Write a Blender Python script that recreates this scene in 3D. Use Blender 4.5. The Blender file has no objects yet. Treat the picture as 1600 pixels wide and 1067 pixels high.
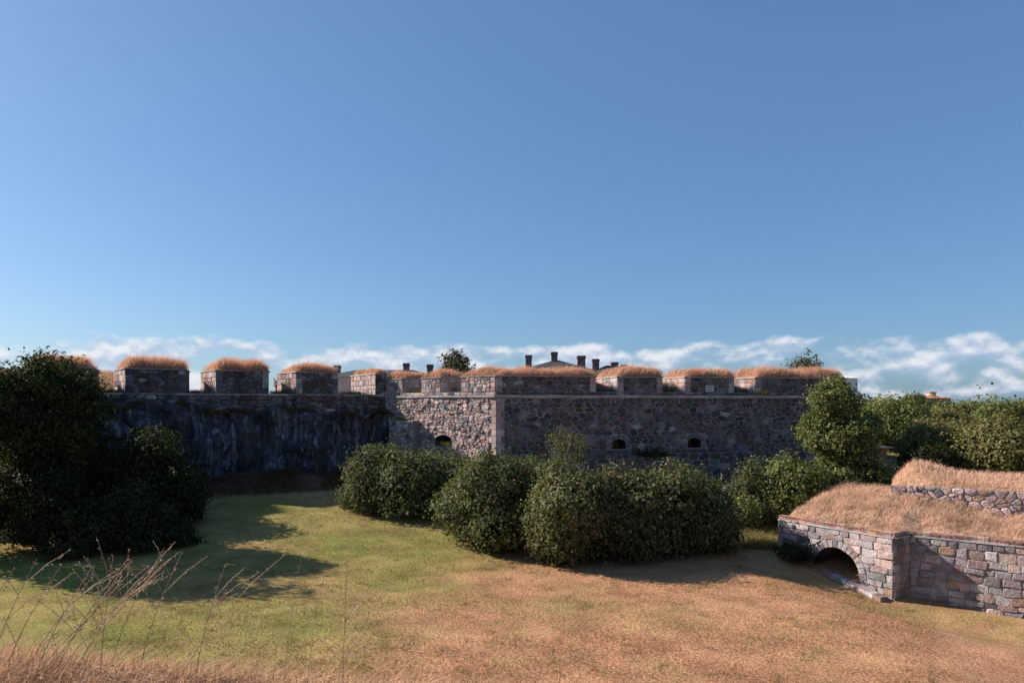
import bpy, bmesh, math, random
import numpy as np
from mathutils import Vector, noise as mnoise

random.seed(7)
RNG = np.random.default_rng(7)
rad = math.radians
SC = bpy.context.scene
COL = SC.collection

# ------------------------------------------------------------------ camera, sky, sun, exposure
EYE = 9.0            # eye height over the lawn
HY = 632.0           # image row of the horizon (1600 x 1067 picture)
F = 1100.0           # focal length in picture pixels
cam_d = bpy.data.cameras.new("camera")
cam = bpy.data.objects.new("camera", cam_d)
COL.objects.link(cam)
cam.location = (0, 0, EYE)
cam.rotation_euler = (rad(90), 0, 0)
cam_d.sensor_width = 36.0
cam_d.lens = 36.0 * F / 1600.0
cam_d.shift_y = (HY - 533.5) / 1600.0
cam_d.clip_start = 0.1
cam_d.clip_end = 6000
SC.camera = cam

SUN_EL, SUN_T = 32.0, 17.0       # elevation; degrees that the sun stands behind the camera's left-hand side
S = Vector((-math.cos(rad(SUN_T)) * math.cos(rad(SUN_EL)), math.sin(rad(SUN_T)) * math.cos(rad(SUN_EL)), math.sin(rad(SUN_EL))))
sun_d = bpy.data.lights.new("sun", 'SUN')
sun_d.energy = 5.0
sun_d.angle = rad(0.53)
sun_d.color = (1.0, 0.87, 0.78)
sun = bpy.data.objects.new("sun", sun_d)
sun.rotation_euler = (-S).to_track_quat('-Z', 'Y').to_euler()
sun.location = S * 200
COL.objects.link(sun)

SC.view_settings.view_transform = 'Standard'
SC.view_settings.look = 'None'
SC.view_settings.exposure = 0.85
SC.view_settings.gamma = 1.0

world = bpy.data.worlds.new("World")
SC.world = world
world.use_nodes = True
wn, wl = world.node_tree.nodes, world.node_tree.links
wn.clear()


def N(tree, kind, **kw):
    n = tree.nodes.new(kind)
    for k, v in kw.items():
        if k.startswith('i_'):
            key = k[2:]
            key = int(key) if key.isdigit() else key.replace('_', ' ')
            n.inputs[key].default_value = v
        else:
            setattr(n, k, v)
    return n


def build_world():
    t = world.node_tree
    L = t.links.new
    out = N(t, 'ShaderNodeOutputWorld')
    bg = N(t, 'ShaderNodeBackground')
    bg.inputs['Strength'].default_value = 0.079
    sky = N(t, 'ShaderNodeTexSky', sky_type='NISHITA', sun_disc=False)
    sky.sun_elevation = rad(SUN_EL)
    sky.sun_rotation = math.atan2(S.x, S.y)
    sky.altitude = 10
    sky.air_density = 0.9
    sky.dust_density = 1.0
    sky.ozone_density = 1.6
    tc = N(t, 'ShaderNodeTexCoord')
    sep = N(t, 'ShaderNodeSeparateXYZ')
    L(tc.outputs['Generated'], sep.inputs[0])

    def mth(op, a, b=None, clamp=False):
        m = N(t, 'ShaderNodeMath', operation=op, use_clamp=clamp)
        for i, v in enumerate((a, b)):
            if v is None:
                continue
            if isinstance(v, (int, float)):
                m.inputs[i].default_value = v
            else:
                L(v, m.inputs[i])
        return m.outputs[0]

    def cloudnoise(dz):
        mp = N(t, 'ShaderNodeCombineXYZ')
        L(mth('MULTIPLY', sep.outputs[0], 5.0), mp.inputs[0])
        L(mth('MULTIPLY', sep.outputs[1], 5.0), mp.inputs[1])
        L(mth('MULTIPLY', mth('ADD', sep.outputs[2], dz), 9.0), mp.inputs[2])
        nz = N(t, 'ShaderNodeTexNoise', noise_dimensions='3D')
        nz.inputs['Scale'].default_value = 3.1
        nz.inputs['Detail'].default_value = 7.0
        nz.inputs['Roughness'].default_value = 0.52
        nz.inputs['Distortion'].default_value = 0.15
        L(mp.outputs[0], nz.inputs['Vector'])
        return nz.outputs['Fac']

    z = sep.outputs[2]
    n0 = cloudnoise(0.0)
    n1 = cloudnoise(0.008)
    # a low band of fair-weather cloud all round the horizon, thinning out upwards
    band = N(t, 'ShaderNodeValToRGB')
    cr = band.color_ramp
    cr.elements[0].position = 0.0
    cr.elements[0].color = (0.42, 0.42, 0.42, 1)
    cr.elements[1].position = 1.0
    cr.elements[1].color = (0, 0, 0, 1)
    for p, v in ((0.15, 0.40), (0.35, 0.45), (0.50, 0.46), (0.58, 0.40), (0.66, 0.22), (0.76, 0.05)):
        e = cr.elements.new(p)
        e.color = (v, v, v, 1)
    L(mth('MULTIPLY', z, 7.0, True), band.inputs[0])
    dens = mth('SUBTRACT', mth('ADD', n0, band.outputs[0]), 0.82)
    cov = N(t, 'ShaderNodeMapRange', interpolation_type='SMOOTHSTEP')
    cov.inputs['From Min'].default_value = 0.0
    cov.inputs['From Max'].default_value = 0.24
    L(dens, cov.inputs[0])
    cov2 = mth('MULTIPLY', cov.outputs[0], 0.85)
    lit = N(t, 'ShaderNodeMapRange')
    lit.inputs['From Min'].default_value = -0.06
    lit.inputs['From Max'].default_value = 0.09
    L(mth('SUBTRACT', n0, n1), lit.inputs[0])
    ccol = N(t, 'ShaderNodeMix', data_type='RGBA')
    ccol.inputs['A'].default_value = (3.3, 3.9, 5.2, 1)
    ccol.inputs['B'].default_value = (6.2, 6.3, 6.6, 1)
    L(lit.outputs[0], ccol.inputs['Factor'])
    mix = N(t, 'ShaderNodeMix', data_type='RGBA')
    L(cov2, mix.inputs['Factor'])
    # the print renders the blue of the sky a little cooler than the atmosphere model
    cool = N(t, 'ShaderNodeVectorMath', operation='MULTIPLY')
    cool.inputs[1].default_value = (0.63, 0.79, 0.93)
    L(sky.outputs[0], cool.inputs[0])
    even = N(t, 'ShaderNodeMix', data_type='RGBA')
    even.inputs['Factor'].default_value = 0.34
    even.inputs['B'].default_value = (1.02, 2.28, 4.35, 1)
    L(cool.outputs[0], even.inputs['A'])
    L(even.outputs['Result'], mix.inputs['A'])
    L(ccol.outputs['Result'], mix.inputs['B'])
    L(mix.outputs['Result'], bg.inputs['Color'])
    L(bg.outputs[0], out.inputs[0])


build_world()


# ------------------------------------------------------------------ helpers
def at(px, py, Y):
    """world point seen at picture position (px, py) at distance Y"""
    return Vector(((px - 800) / F * Y, Y, EYE - (py - HY) / F * Y))


def along(px, O, d):
    """distance along the plan line O + s d at which it is seen at column px"""
    k = (px - 800) / F
    return (k * O[1] - O[0]) / (d[0] - k * d[1])


def mesh_obj(name, verts, faces, mat, parent=None, base=(0, 0, 0), tint=None, smooth=False, kind=None):
    """verts in world space; the object's origin is at base. tint: one colour, or one per vertex."""
    v = np.asarray(verts, dtype=np.float32) - np.asarray(base, dtype=np.float32)
    me = bpy.data.meshes.new(name)
    if isinstance(faces, np.ndarray):
        nf, k = faces.shape
        me.vertices.add(len(v))
        me.vertices.foreach_set('co', v.ravel())
        me.loops.add(nf * k)
        me.loops.foreach_set('vertex_index', faces.ravel().astype(np.int32))
        me.polygons.add(nf)
        me.polygons.foreach_set('loop_start', np.arange(0, nf * k, k, dtype=np.int32))
        me.update(calc_edges=True)
    else:
        me.from_pydata(v.tolist(), [], faces)
        me.update()
    if tint is not None:
        a = me.color_attributes.new('tint', 'FLOAT_COLOR', 'POINT')
        tc = np.ones((len(v), 4), dtype=np.float32)
        tc[:, :3] = np.asarray(tint, dtype=np.float32)
        a.data.foreach_set('color', tc.ravel())
    if smooth:
        me.polygons.foreach_set('use_smooth', np.ones(len(me.polygons), dtype=bool))
    if mat is not None:
        me.materials.append(mat)
    o = bpy.data.objects.new(name, me)
    COL.objects.link(o)
    if parent is not None:
        o.parent = parent
    else:
        o.location = base
    if kind:
        o['kind'] = kind
    return o


def thing(name, label, cat, loc, group=None):
    o = bpy.data.objects.new(name, None)
    o.empty_display_size = 0.3
    COL.objects.link(o)
    o.location = loc
    o['label'] = label
    o['category'] = cat
    if group:
        o['group'] = group
    o_base = tuple(loc)
    return o, o_base


def tag(o, label, cat, group=None):
    o['label'] = label
    o['category'] = cat
    if group:
        o['group'] = group


class MB:
    """collects vertices and faces in world space"""

    def __init__(self):
        self.v, self.f = [], []

    def add(self, vs, fs):
        b = len(self.v)
        self.v += [tuple(p) for p in vs]
        self.f += [tuple(i + b for i in f) for f in fs]

    def hexa(self, p):
        """8 corners: bottom ring 0-3, top ring 4-7"""
        self.add(p, [(3, 2, 1, 0), (4, 5, 6, 7), (0, 1, 5, 4), (1, 2, 6, 5), (2, 3, 7, 6), (3, 0, 4, 7)])

    def box(self, O, ax, ay, az):
        O, ax, ay, az = map(Vector, (O, ax, ay, az))
        self.hexa([O, O + ax, O + ax + ay, O + ay, O + az, O + ax + az, O + ax + ay + az, O + ay + az])

    def tube(self, pts, radii, n=6):
        pts = [Vector(p) for p in pts]
        b = len(self.v)
        for i, p in enumerate(pts):
            d = (pts[min(i + 1, len(pts) - 1)] - pts[max(i - 1, 0)]).normalized()
            a = d.cross(Vector((0.3, 1, 0.1))).normalized()
            c = d.cross(a)
            for k in range(n):
                t = 2 * math.pi * k / n
                self.v.append(tuple(p + (a * math.cos(t) + c * math.sin(t)) * radii[i]))
        for i in range(len(pts) - 1):
            for k in range(n):
                k2 = (k + 1) % n
                self.f.append((b + i * n + k, b + i * n + k2, b + (i + 1) * n + k2, b + (i + 1) * n + k))
        self.f.append(tuple(b + k for k in reversed(range(n))))
        e = b + (len(pts) - 1) * n
        self.f.append(tuple(e + k for k in range(n)))

    def build(self, name, mat, parent=None, base=(0, 0, 0), **kw):
        return mesh_obj(name, self.v, self.f, mat, parent, base, **kw)


# ------------------------------------------------------------------ materials
def new_mat(name):
    m = bpy.data.materials.new(name)
    m.use_nodes = True
    m.node_tree.nodes.clear()
    return m, m.node_tree


def rough_mat(name, color=None, tint=False, rough=0.9, spec=0.2, var=0.35, scale=3.0, fine=40.0, fine_amt=0.2, bump=0.3, bump_scale=12.0,
              stain=None, stain_amt=0.0, stretch=None, stain_scale=0.6, crack=None):
    """matte outdoor surface: base colour or the 'tint' attribute, broad and fine value noise, optional stains, bump"""
    m, t = new_mat(name)
    L = t.links.new
    out = N(t, 'ShaderNodeOutputMaterial')
    b = N(t, 'ShaderNodeBsdfPrincipled')
    b.inputs['Roughness'].default_value = rough
    b.inputs['Specular IOR Level'].default_value = spec
    geo = N(t, 'ShaderNodeNewGeometry')
    pos = geo.outputs['Position']
    if tint:
        a = N(t, 'ShaderNodeAttribute', attribute_name='tint')
        col = a.outputs['Color']
    else:
        rgb = N(t, 'ShaderNodeRGB')
        rgb.outputs[0].default_value = (*color, 1)
        col = rgb.outputs[0]

    def noise(sc, det=4.0, vec=pos):
        n = N(t, 'ShaderNodeTexNoise')
        n.inputs['Scale'].default_value = sc
        n.inputs['Detail'].default_value = det
        n.inputs['Roughness'].default_value = 0.6
        L(vec, n.inputs['Vector'])
        return n.outputs['Fac']

    def mul(c, fac, lo, hi):
        mr = N(t, 'ShaderNodeMapRange')
        mr.inputs['From Min'].default_value = 0.3
        mr.inputs['From Max'].default_value = 0.7
        mr.inputs['To Min'].default_value = lo
        mr.inputs['To Max'].default_value = hi
        L(fac, mr.inputs[0])
        vm = N(t, 'ShaderNodeVectorMath', operation='SCALE')
        L(c, vm.inputs[0])
        L(mr.outputs[0], vm.inputs['Scale'])
        return vm.outputs[0]

    if stain:
        vec = pos
        if stretch:
            mp = N(t, 'ShaderNodeMapping')
            mp.inputs['Scale'].default_value = stretch
            L(pos, mp.inputs[0])
            vec = mp.outputs[0]
        fac = noise(stain_scale, 6.0, vec)
        mr = N(t, 'ShaderNodeMapRange', interpolation_type='SMOOTHSTEP')
        mr.inputs['From Min'].default_value = 0.48
        mr.inputs['From Max'].default_value = 0.68
        mr.inputs['To Max'].default_value = stain_amt
        L(fac, mr.inputs[0])
        mx = N(t, 'ShaderNodeMix', data_type='RGBA')
        L(mr.outputs[0], mx.inputs['Factor'])
        L(col, mx.inputs['A'])
        mx.inputs['B'].default_value = (*stain, 1)
        col = mx.outputs['Result']
    col = mul(col, noise(scale, 5.0), 1 - var, 1 + var)
    col = mul(col, noise(fine, 3.0), 1 - fine_amt, 1 + fine_amt)
    height = noise(bump_scale, 6.0)
    if crack:
        mp = N(t, 'ShaderNodeMapping')
        mp.inputs['Scale'].default_value = crack
        mp.inputs['Rotation'].default_value = (0.15, 0.2, 0.0)
        wob = N(t, 'ShaderNodeVectorMath', operation='SCALE')
        nzc = N(t, 'ShaderNodeTexNoise')
        nzc.inputs['Scale'].default_value = 0.9
        L(pos, nzc.inputs['Vector'])
        L(nzc.outputs['Color'], wob.inputs[0])
        wob.inputs['Scale'].default_value = 1.6
        ad = N(t, 'ShaderNodeVectorMath', operation='ADD')
        L(pos, ad.inputs[0])
        L(wob.outputs[0], ad.inputs[1])
        L(ad.outputs[0], mp.inputs[0])
        vo = N(t, 'ShaderNodeTexVoronoi', feature='DISTANCE_TO_EDGE')
        vo.inputs['Scale'].default_value = 1.0
        L(mp.outputs[0], vo.inputs['Vector'])
        ck = N(t, 'ShaderNodeMapRange')
        ck.inputs['From Max'].default_value = 0.05
        L(vo.outputs['Distance'], ck.inputs[0])
        fl = N(t, 'ShaderNodeMapRange')
        fl.inputs['To Min'].default_value = 0.55
        L(ck.outputs[0], fl.inputs[0])
        vm = N(t, 'ShaderNodeVectorMath', operation='SCALE')
        L(col, vm.inputs[0])
        L(fl.outputs[0], vm.inputs['Scale'])
        col = vm.outputs[0]
        sm = N(t, 'ShaderNodeMath', operation='ADD')
        L(height, sm.inputs[0])
        L(ck.outputs[0], sm.inputs[1])
        height = sm.outputs[0]
    L(col, b.inputs['Base Color'])
    bp = N(t, 'ShaderNodeBump')
    bp.inputs['Strength'].default_value = bump
    bp.inputs['Distance'].default_value = 0.08
    L(height, bp.inputs['Height'])
    L(bp.outputs[0], b.inputs['Normal'])
    L(b.outputs[0], out.inputs[0])
    return m


def leaf_mat(name, rough=0.7, trans=0.28, spec=0.12, through=(1.25, 1.35, 0.6)):
    m, t = new_mat(name)
    L = t.links.new
    out = N(t, 'ShaderNodeOutputMaterial')
    a = N(t, 'ShaderNodeAttribute', attribute_name='tint')
    b = N(t, 'ShaderNodeBsdfPrincipled')
    b.inputs['Roughness'].default_value = rough
    b.inputs['Specular IOR Level'].default_value = spec
    L(a.outputs['Color'], b.inputs['Base Color'])
    tr = N(t, 'ShaderNodeBsdfTranslucent')
    sc = N(t, 'ShaderNodeVectorMath', operation='MULTIPLY')
    sc.inputs[1].default_value = through
    L(a.outputs['Color'], sc.inputs[0])
    L(sc.outputs[0], tr.inputs['Color'])
    mx = N(t, 'ShaderNodeMixShader')
    mx.inputs[0].default_value = trans
    L(b.outputs[0], mx.inputs[1])
    L(tr.outputs[0], mx.inputs[2])
    L(mx.outputs[0], out.inputs[0])
    return m


M = {
    'stone': rough_mat('granite_stone', tint=True, var=0.34, scale=1.6, fine=16, fine_amt=0.35, bump=0.8, bump_scale=7,
                       stain=(0.34, 0.33, 0.34), stain_amt=0.28, stretch=(1.0, 1.0, 0.28), stain_scale=1.3),
    'mortar': rough_mat('lime_mortar', (0.265, 0.245, 0.248), var=0.4, scale=1.2, fine=14, fine_amt=0.3, bump=0.8, bump_scale=6,
                        stain=(0.13, 0.12, 0.125), stain_amt=0.7, stain_scale=0.45),
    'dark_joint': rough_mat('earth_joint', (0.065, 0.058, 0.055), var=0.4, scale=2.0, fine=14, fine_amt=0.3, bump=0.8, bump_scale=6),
    'cornice': rough_mat('dressed_granite', (0.33, 0.31, 0.30), var=0.3, scale=0.9, fine=18, fine_amt=0.2, bump=0.4, bump_scale=8),
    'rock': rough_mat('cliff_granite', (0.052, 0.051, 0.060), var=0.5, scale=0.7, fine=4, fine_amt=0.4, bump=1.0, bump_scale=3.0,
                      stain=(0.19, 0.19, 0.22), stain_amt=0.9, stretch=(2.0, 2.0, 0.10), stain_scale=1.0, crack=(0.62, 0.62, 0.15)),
    'boulder': rough_mat('boulder_granite', (0.17, 0.165, 0.18), var=0.35, scale=1.2, fine=12, fine_amt=0.25, bump=0.7, bump_scale=5),
    'soil': rough_mat('dry_turf', tint=True, var=0.3, scale=0.5, fine=9, fine_amt=0.35, bump=0.9, bump_scale=7, rough=1.0, spec=0.0),
    'leaf': leaf_mat('green_leaf'),
    'straw': leaf_mat('dry_grass_blade', rough=0.8, trans=0.35, spec=0.15, through=(1.08, 1.02, 0.95)),
    'bark': rough_mat('bark', (0.12, 0.095, 0.08), var=0.4, scale=6, bump=0.8, bump_scale=20),
    'pale_bark': rough_mat('pale_bark', (0.36, 0.32, 0.29), var=0.4, scale=6, bump=0.5, bump_scale=20),
    'stalk': rough_mat('dry_stalk', (0.40, 0.285, 0.19), var=0.35, scale=14, bump=0.3, bump_scale=60),
    'roof': rough_mat('dark_sheet_roof', (0.055, 0.052, 0.056), rough=0.6, spec=0.4, var=0.2, scale=0.8),
    'redroof': rough_mat('red_roof', (0.42, 0.17, 0.11), var=0.2, scale=0.8),
    'chimney': rough_mat('sooty_brick', (0.12, 0.095, 0.098), var=0.4, scale=2.0, fine=10, fine_amt=0.3),
    'plaster': rough_mat('white_plaster', (0.74, 0.74, 0.76), var=0.08, scale=1.0, fine_amt=0.05, bump=0.1),
    'ochre': rough_mat('ochre_plaster', (0.46, 0.20, 0.10), var=0.15, scale=1.0, fine_amt=0.1),
    'barrack': rough_mat('barrack_plaster', (0.45, 0.36, 0.27), var=0.15, scale=1.0, fine_amt=0.1),
    'grey_render': rough_mat('grey_render', (0.40, 0.38, 0.38), var=0.2, scale=0.8, fine_amt=0.1),
    'plate': rough_mat('sign_enamel', (0.42, 0.42, 0.45), rough=0.5, var=0.05, fine_amt=0.03, bump=0.0),
    'ink': rough_mat('sign_print', (0.06, 0.06, 0.08), rough=0.6, var=0.0, fine_amt=0.0, bump=0.0),
    'pane': rough_mat('window_pane', (0.03, 0.035, 0.045), rough=0.1, spec=0.6, var=0.1, bump=0.0),
    'skin': rough_mat('skin', (0.50, 0.31, 0.24), rough=0.6, var=0.05, fine_amt=0.0, bump=0.0),
    'shirt': rough_mat('white_cotton', (0.72, 0.70, 0.70), var=0.05, fine_amt=0.02, bump=0.1),
    'trousers': rough_mat('brown_cotton', (0.20, 0.12, 0.10), var=0.05, fine_amt=0.02, bump=0.1),
    'pack': rough_mat('dark_nylon', (0.025, 0.025, 0.035), rough=0.7, var=0.05, fine_amt=0.02, bump=0.1),
    'hair': rough_mat('dark_hair', (0.03, 0.022, 0.018), var=0.1, fine_amt=0.1, bump=0.1),
}

# ------------------------------------------------------------------ plan of the fortress
def unit(deg):
    return Vector((math.cos(rad(deg)), math.sin(rad(deg)), 0))


A_CUR, B_FACE, C_FLANK = 30.0, 10.0, 38.0
C0 = Vector(((775 - 800) / F * 60, 60, 0))                                          # salient corner of the bastion
UF = unit(B_FACE)                                                                    # along the face, to the right
NF = Vector((UF.y, -UF.x, 0))                                                        # outward
UL = Vector((-math.cos(rad(C_FLANK)), math.sin(rad(C_FLANK)), 0))                    # along the flank, to the left and back
NL = Vector((UL.y, -UL.x, 0)) * -1
if NL.y > 0:
    NL = -NL
R0 = C0 + UL * along(603, C0, UL)                                                    # re-entrant corner
UC = Vector((-math.cos(rad(A_CUR)), -math.sin(rad(A_CUR)), 0))                       # along the curtain, to the left and forward
NC = Vector((-UC.y, UC.x, 0))
if NC.y > 0:
    NC = -NC
LEN_FACE = along(1322, C0, UF)
LEN_FLANK = (R0 - C0).length
E0 = C0 + UF * LEN_FACE
LEN_CUR = 46.0
UP = Vector((0, 0, 1))
Z_CORN0, Z_CORN1 = 9.55, 9.82       # string course of the bastion
Z_BSILL, Z_BTOP = 10.1, 11.4
Z_CSILL, Z_CTOP = 9.95, 11.9


# ------------------------------------------------------------------ ground
def sstep(a, b, x):
    t = np.clip((x - a) / (b - a), 0, 1)
    return t * t * (3 - 2 * t)


def vnoise(x, y, f, seed=0):
    """cheap smooth noise from rotated sines"""
    r = np.random.default_rng(seed)
    s = np.zeros_like(x)
    for i in range(6):
        a = r.uniform(0, 2 * math.pi)
        k = f * r.uniform(0.6, 1.7)
        s = s + np.sin((x * math.cos(a) + y * math.sin(a)) * k + r.uniform(0, 6.28))
    return s / 6


CA0 = Vector((16.3, 43.0, 0))                        # casemate: far left corner of its arched front
UCA = Vector((0.515, -0.857, 0)).normalized()        # along the front, towards the viewer and right
NCA = Vector((UCA.y, -UCA.x, 0))
if NCA.x > 0:
    NCA = -NCA


def dist_line(x, y, O, n):
    return (x - O.x) * n.x + (y - O.y) * n.y


def ground_z(x, y):
    x = np.asarray(x, dtype=float)
    y = np.asarray(y, dtype=float)
    z = 0.12 * vnoise(x, y, 0.16, 1) + 0.05 * vnoise(x, y, 0.6, 2)
    # the yard climbs gently towards the cliff and the bastion
    z = z + 1.55 * sstep(40, 56, y) * sstep(12, 2, x)
    # the yard rises a little to the right of the bastion
    z = z + 1.6 * sstep(16, 30, x) * sstep(44, 56, y) + 1.2 * sstep(30, 90, x) * sstep(50, 90, y)
    # hollow in front of the casemate
    dca = dist_line(x, y, CA0, NCA)
    z = z - 0.9 * sstep(7, 0.5, dca) * sstep(43, 38.5, y) * sstep(8, 14, x) - 0.6 * sstep(40, 35, y) * sstep(13, 19, x)
    # talus at the foot of the cliff
    dc = dist_line(x, y, R0, NC)
    sc_ = (x - R0.x) * UC.x + (y - R0.y) * UC.y
    z = z + (1.2 + 0.7 * vnoise(x, y, 0.9, 6)) * sstep(6.5, 3.0, dc) * sstep(-8, 1, sc_) * sstep(-1, 1, dc)
    # talus in front of the bastion
    df = dist_line(x, y, C0, NF)
    dl = dist_line(x, y, C0, NL)
    z = z + 1.2 * sstep(6, 0.5, np.maximum(df, dl)) * sstep(1.0, 3.0, dc)
    # platform inside the works
    de = dist_line(x, y, E0, Vector((0.95, -0.3, 0)).normalized())
    ins = np.minimum(np.maximum(-dc, np.minimum(-df, -dl)), -de)
    pl = sstep(0.8, 3.2, ins)
    z = z * (1 - pl) + 9.55 * pl
    # grassy traverse behind the curtain
    z = z + 2.6 * sstep(5.5, 17.0, -dc) * sstep(34, 22, -dc) * sstep(15, 18.5, sc_) * pl
    # the rampart under the viewer
    crest = 6.86 - 0.10 * np.clip(x, -12, 12) + 0.05 * vnoise(x, y, 1.2, 5)
    bank = crest - 0.62 * np.clip(y - 5.0, 0, None) - 0.03 * np.clip(5 - y, 0, 5)
    bank = np.where(y > 5, bank, np.maximum(bank, crest - 0.15))
    z = np.maximum(z, bank)
    # far land falls away gently
    far = np.hypot(x, y)
    z = z - 0.008 * np.clip(far - 160, 0, 1000)
    return z


def ground_color(x, y):
    green = np.array([0.175, 0.18, 0.055])
    tan = np.array([0.335, 0.24, 0.11])
    pink = np.array([0.385, 0.21, 0.12])
    straw = np.array([0.44, 0.275, 0.17])
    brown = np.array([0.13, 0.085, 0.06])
    n1 = vnoise(x, y, 0.35, 11)
    n2 = vnoise(x, y, 1.1, 12)
    n3 = vnoise(x, y, 0.9 + 0 * 1, 13)
    # greener in the middle of the yard, scorched to the right and along the far edge
    g = 0.52 + 0.45 * n1 + 0.35 * n2 + 0.25 * vnoise(x, y, 2.8, 14) - 0.62 * sstep(-4, 3, x + 0.30 * (44 - y)) - 0.35 * sstep(52, 57, y) + 0.15 * sstep(50, 45, y)
    g = np.clip(g, 0.0, 1)[..., None]
    p = np.clip(0.35 + 0.5 * n3 + 0.6 * sstep(-5, 2, x + 0.3 * (44 - y)), 0, 1)[..., None]
    c = (tan * (1 - p) + pink * p) * (1 - g) + green * g
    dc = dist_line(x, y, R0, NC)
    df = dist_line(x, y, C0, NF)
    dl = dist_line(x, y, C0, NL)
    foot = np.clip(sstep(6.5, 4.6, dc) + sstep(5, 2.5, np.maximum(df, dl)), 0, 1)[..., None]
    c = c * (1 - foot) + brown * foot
    hi = (sstep(2.6, 4, ground_z(x, y)))[..., None]
    mix2 = np.clip(0.25 + 0.6 * n2 - 0.2 * n1, 0, 0.7)[..., None]
    c = c * (1 - hi) + (straw * (1 - mix2) + green * mix2) * hi
    right = (sstep(11.5, 15, x) * sstep(41.5, 44, y))[..., None]
    c = c * (1 - right * 0.7) + np.array([0.15, 0.145, 0.05]) * right * 0.7
    near = sstep(20, 12, y)[..., None]
    c = c * (1 - near) + straw * 0.85 * near
    return c


def build_ground():
    gx = np.concatenate([-np.geomspace(2500, 52, 26), np.arange(-50, 50.01, 0.55), np.geomspace(52, 2500, 26)])
    gy = np.concatenate([-np.geomspace(400, 7, 12), np.arange(-6, 90.01, 0.55), np.geomspace(92, 3000, 28)])
    X, Y = np.meshgrid(gx, gy)
    Z = ground_z(X, Y)
    nx, ny = len(gx), len(gy)
    V = np.stack([X.ravel(), Y.ravel(), Z.ravel()], 1)
    i = np.arange(nx * ny).reshape(ny, nx)
    Fc = np.stack([i[:-1, :-1].ravel(), i[:-1, 1:].ravel(), i[1:, 1:].ravel(), i[1:, :-1].ravel()], 1)
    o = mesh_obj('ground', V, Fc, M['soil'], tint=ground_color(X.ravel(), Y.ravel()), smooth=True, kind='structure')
    o['label'] = 'patchy green and scorched lawn with grassy ramparts'
    return o


build_ground()


# ------------------------------------------------------------------ cliff under the curtain
def cliff_top(s):
    return 7.7 + 0.055 * np.clip(s, 0, 30) + 0.35 * np.sin(s * 0.7 + 1) + 0.2 * np.sin(s * 1.9)


def build_cliff():
    ns, nt = 340, 110
    ss = np.linspace(-4.2, 44, ns)
    V = []
    for i, s in enumerate(ss):
        zt = float(cliff_top(s))
        for j in range(nt):
            t = (j - 6) / (nt - 7)
            if j < 6:                                   # ledge from the wall out to the edge
                off, z = -0.5 + 1.3 * j / 6.0, zt + 0.25 * (1 - j / 6.0)
            else:
                off = 0.8 + 0.5 * t + 2.4 * t ** 2.2
                z = zt * (1 - t) - 0.6 * t
            p = Vector((s, z, 0))
            col = mnoise.fractal(Vector((s * 0.8, z * 0.10, 1.7)), 0.9, 2.1, 4)
            blk = mnoise.fractal(Vector((s * 0.22, z * 0.22, 7.3)), 1.0, 2.0, 3)
            cell = mnoise.voronoi(Vector((s * 0.45 + blk, z * 0.22, 0.5)))[0][0]
            fine = mnoise.fractal(Vector((s * 2.2, z * 1.0, 3.3)), 0.8, 2.1, 3)
            k = min(1.0, max(0.0, (j - 2) / 8.0))
            wx = s * 0.42 + 0.5 * blk + 0.15 * z
            wz = z * 0.30 + 0.6 * blk - 0.06 * s
            step = mnoise.cell(Vector((wx, wz, 0.5))) * 0.55 + mnoise.cell(Vector((wx * 2.3 + 0.3, wz * 1.7 + 0.4, 3.5))) * 0.25
            off += 0.75 * k * step
            off += k * (0.75 * col + 1.0 * blk + 0.9 * (cell - 0.35) + 0.16 * fine)
            off += 0.45 * k * (1 - abs(2 * min(1, max(0, t)) - 1)) * math.sin(s * 0.9 + 2 * blk)
            z += 0.18 * fine * k
            if s < 0:
                off = off * max(0.25, 1 + s * 0.18)
            q = R0 + UC * float(s) + NC * off
            V.append((q.x, q.y, z))
    V = np.array(V)
    i = np.arange(ns * nt).reshape(ns, nt)
    Fc = np.stack([i[:-1, :-1].ravel(), i[:-1, 1:].ravel(), i[1:, 1:].ravel(), i[1:, :-1].ravel()], 1)
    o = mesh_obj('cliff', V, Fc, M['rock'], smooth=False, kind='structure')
    o['label'] = 'dark granite cliff with pale vertical streaks under the parapet'


build_cliff()

# ------------------------------------------------------------------ masonry
GREYD = [(0.098, 0.094, 0.101), (0.120, 0.112, 0.120), (0.083, 0.075, 0.083), (0.143, 0.131, 0.134)]
BROWND = [(0.112, 0.076, 0.070), (0.132, 0.092, 0.080), (0.096, 0.068, 0.064)]
MAUVE = [(0.32, 0.29, 0.285), (0.36, 0.30, 0.285), (0.27, 0.235, 0.24), (0.21, 0.18, 0.19), (0.35, 0.33, 0.32), (0.38, 0.29, 0.26), (0.24, 0.165, 0.15)]
PINK = [(0.42, 0.30, 0.265), (0.38, 0.26, 0.225), (0.45, 0.345, 0.31), (0.34, 0.245, 0.225), (0.40, 0.31, 0.27)]
GREY = [(0.270, 0.257, 0.257), (0.216, 0.207, 0.216), (0.315, 0.302, 0.297), (0.171, 0.162, 0.171)]
DARK_SHADE = [(0.068, 0.060, 0.060), (0.054, 0.050, 0.055), (0.090, 0.072, 0.070), (0.101, 0.065, 0.058)]  # granite tones lowered for stones that lie in shade
BROWN = [(0.27, 0.175, 0.135), (0.31, 0.21, 0.15), (0.23, 0.145, 0.12)]


def pick(*pools):
    pool, = random.choices([p for p, w in pools], [w for p, w in pools])
    c = random.choice(pool)
    f = random.uniform(0.82, 1.15)
    return tuple(min(0.6, max(0.02, v * f + random.uniform(-0.01, 0.01))) for v in c)


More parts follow.
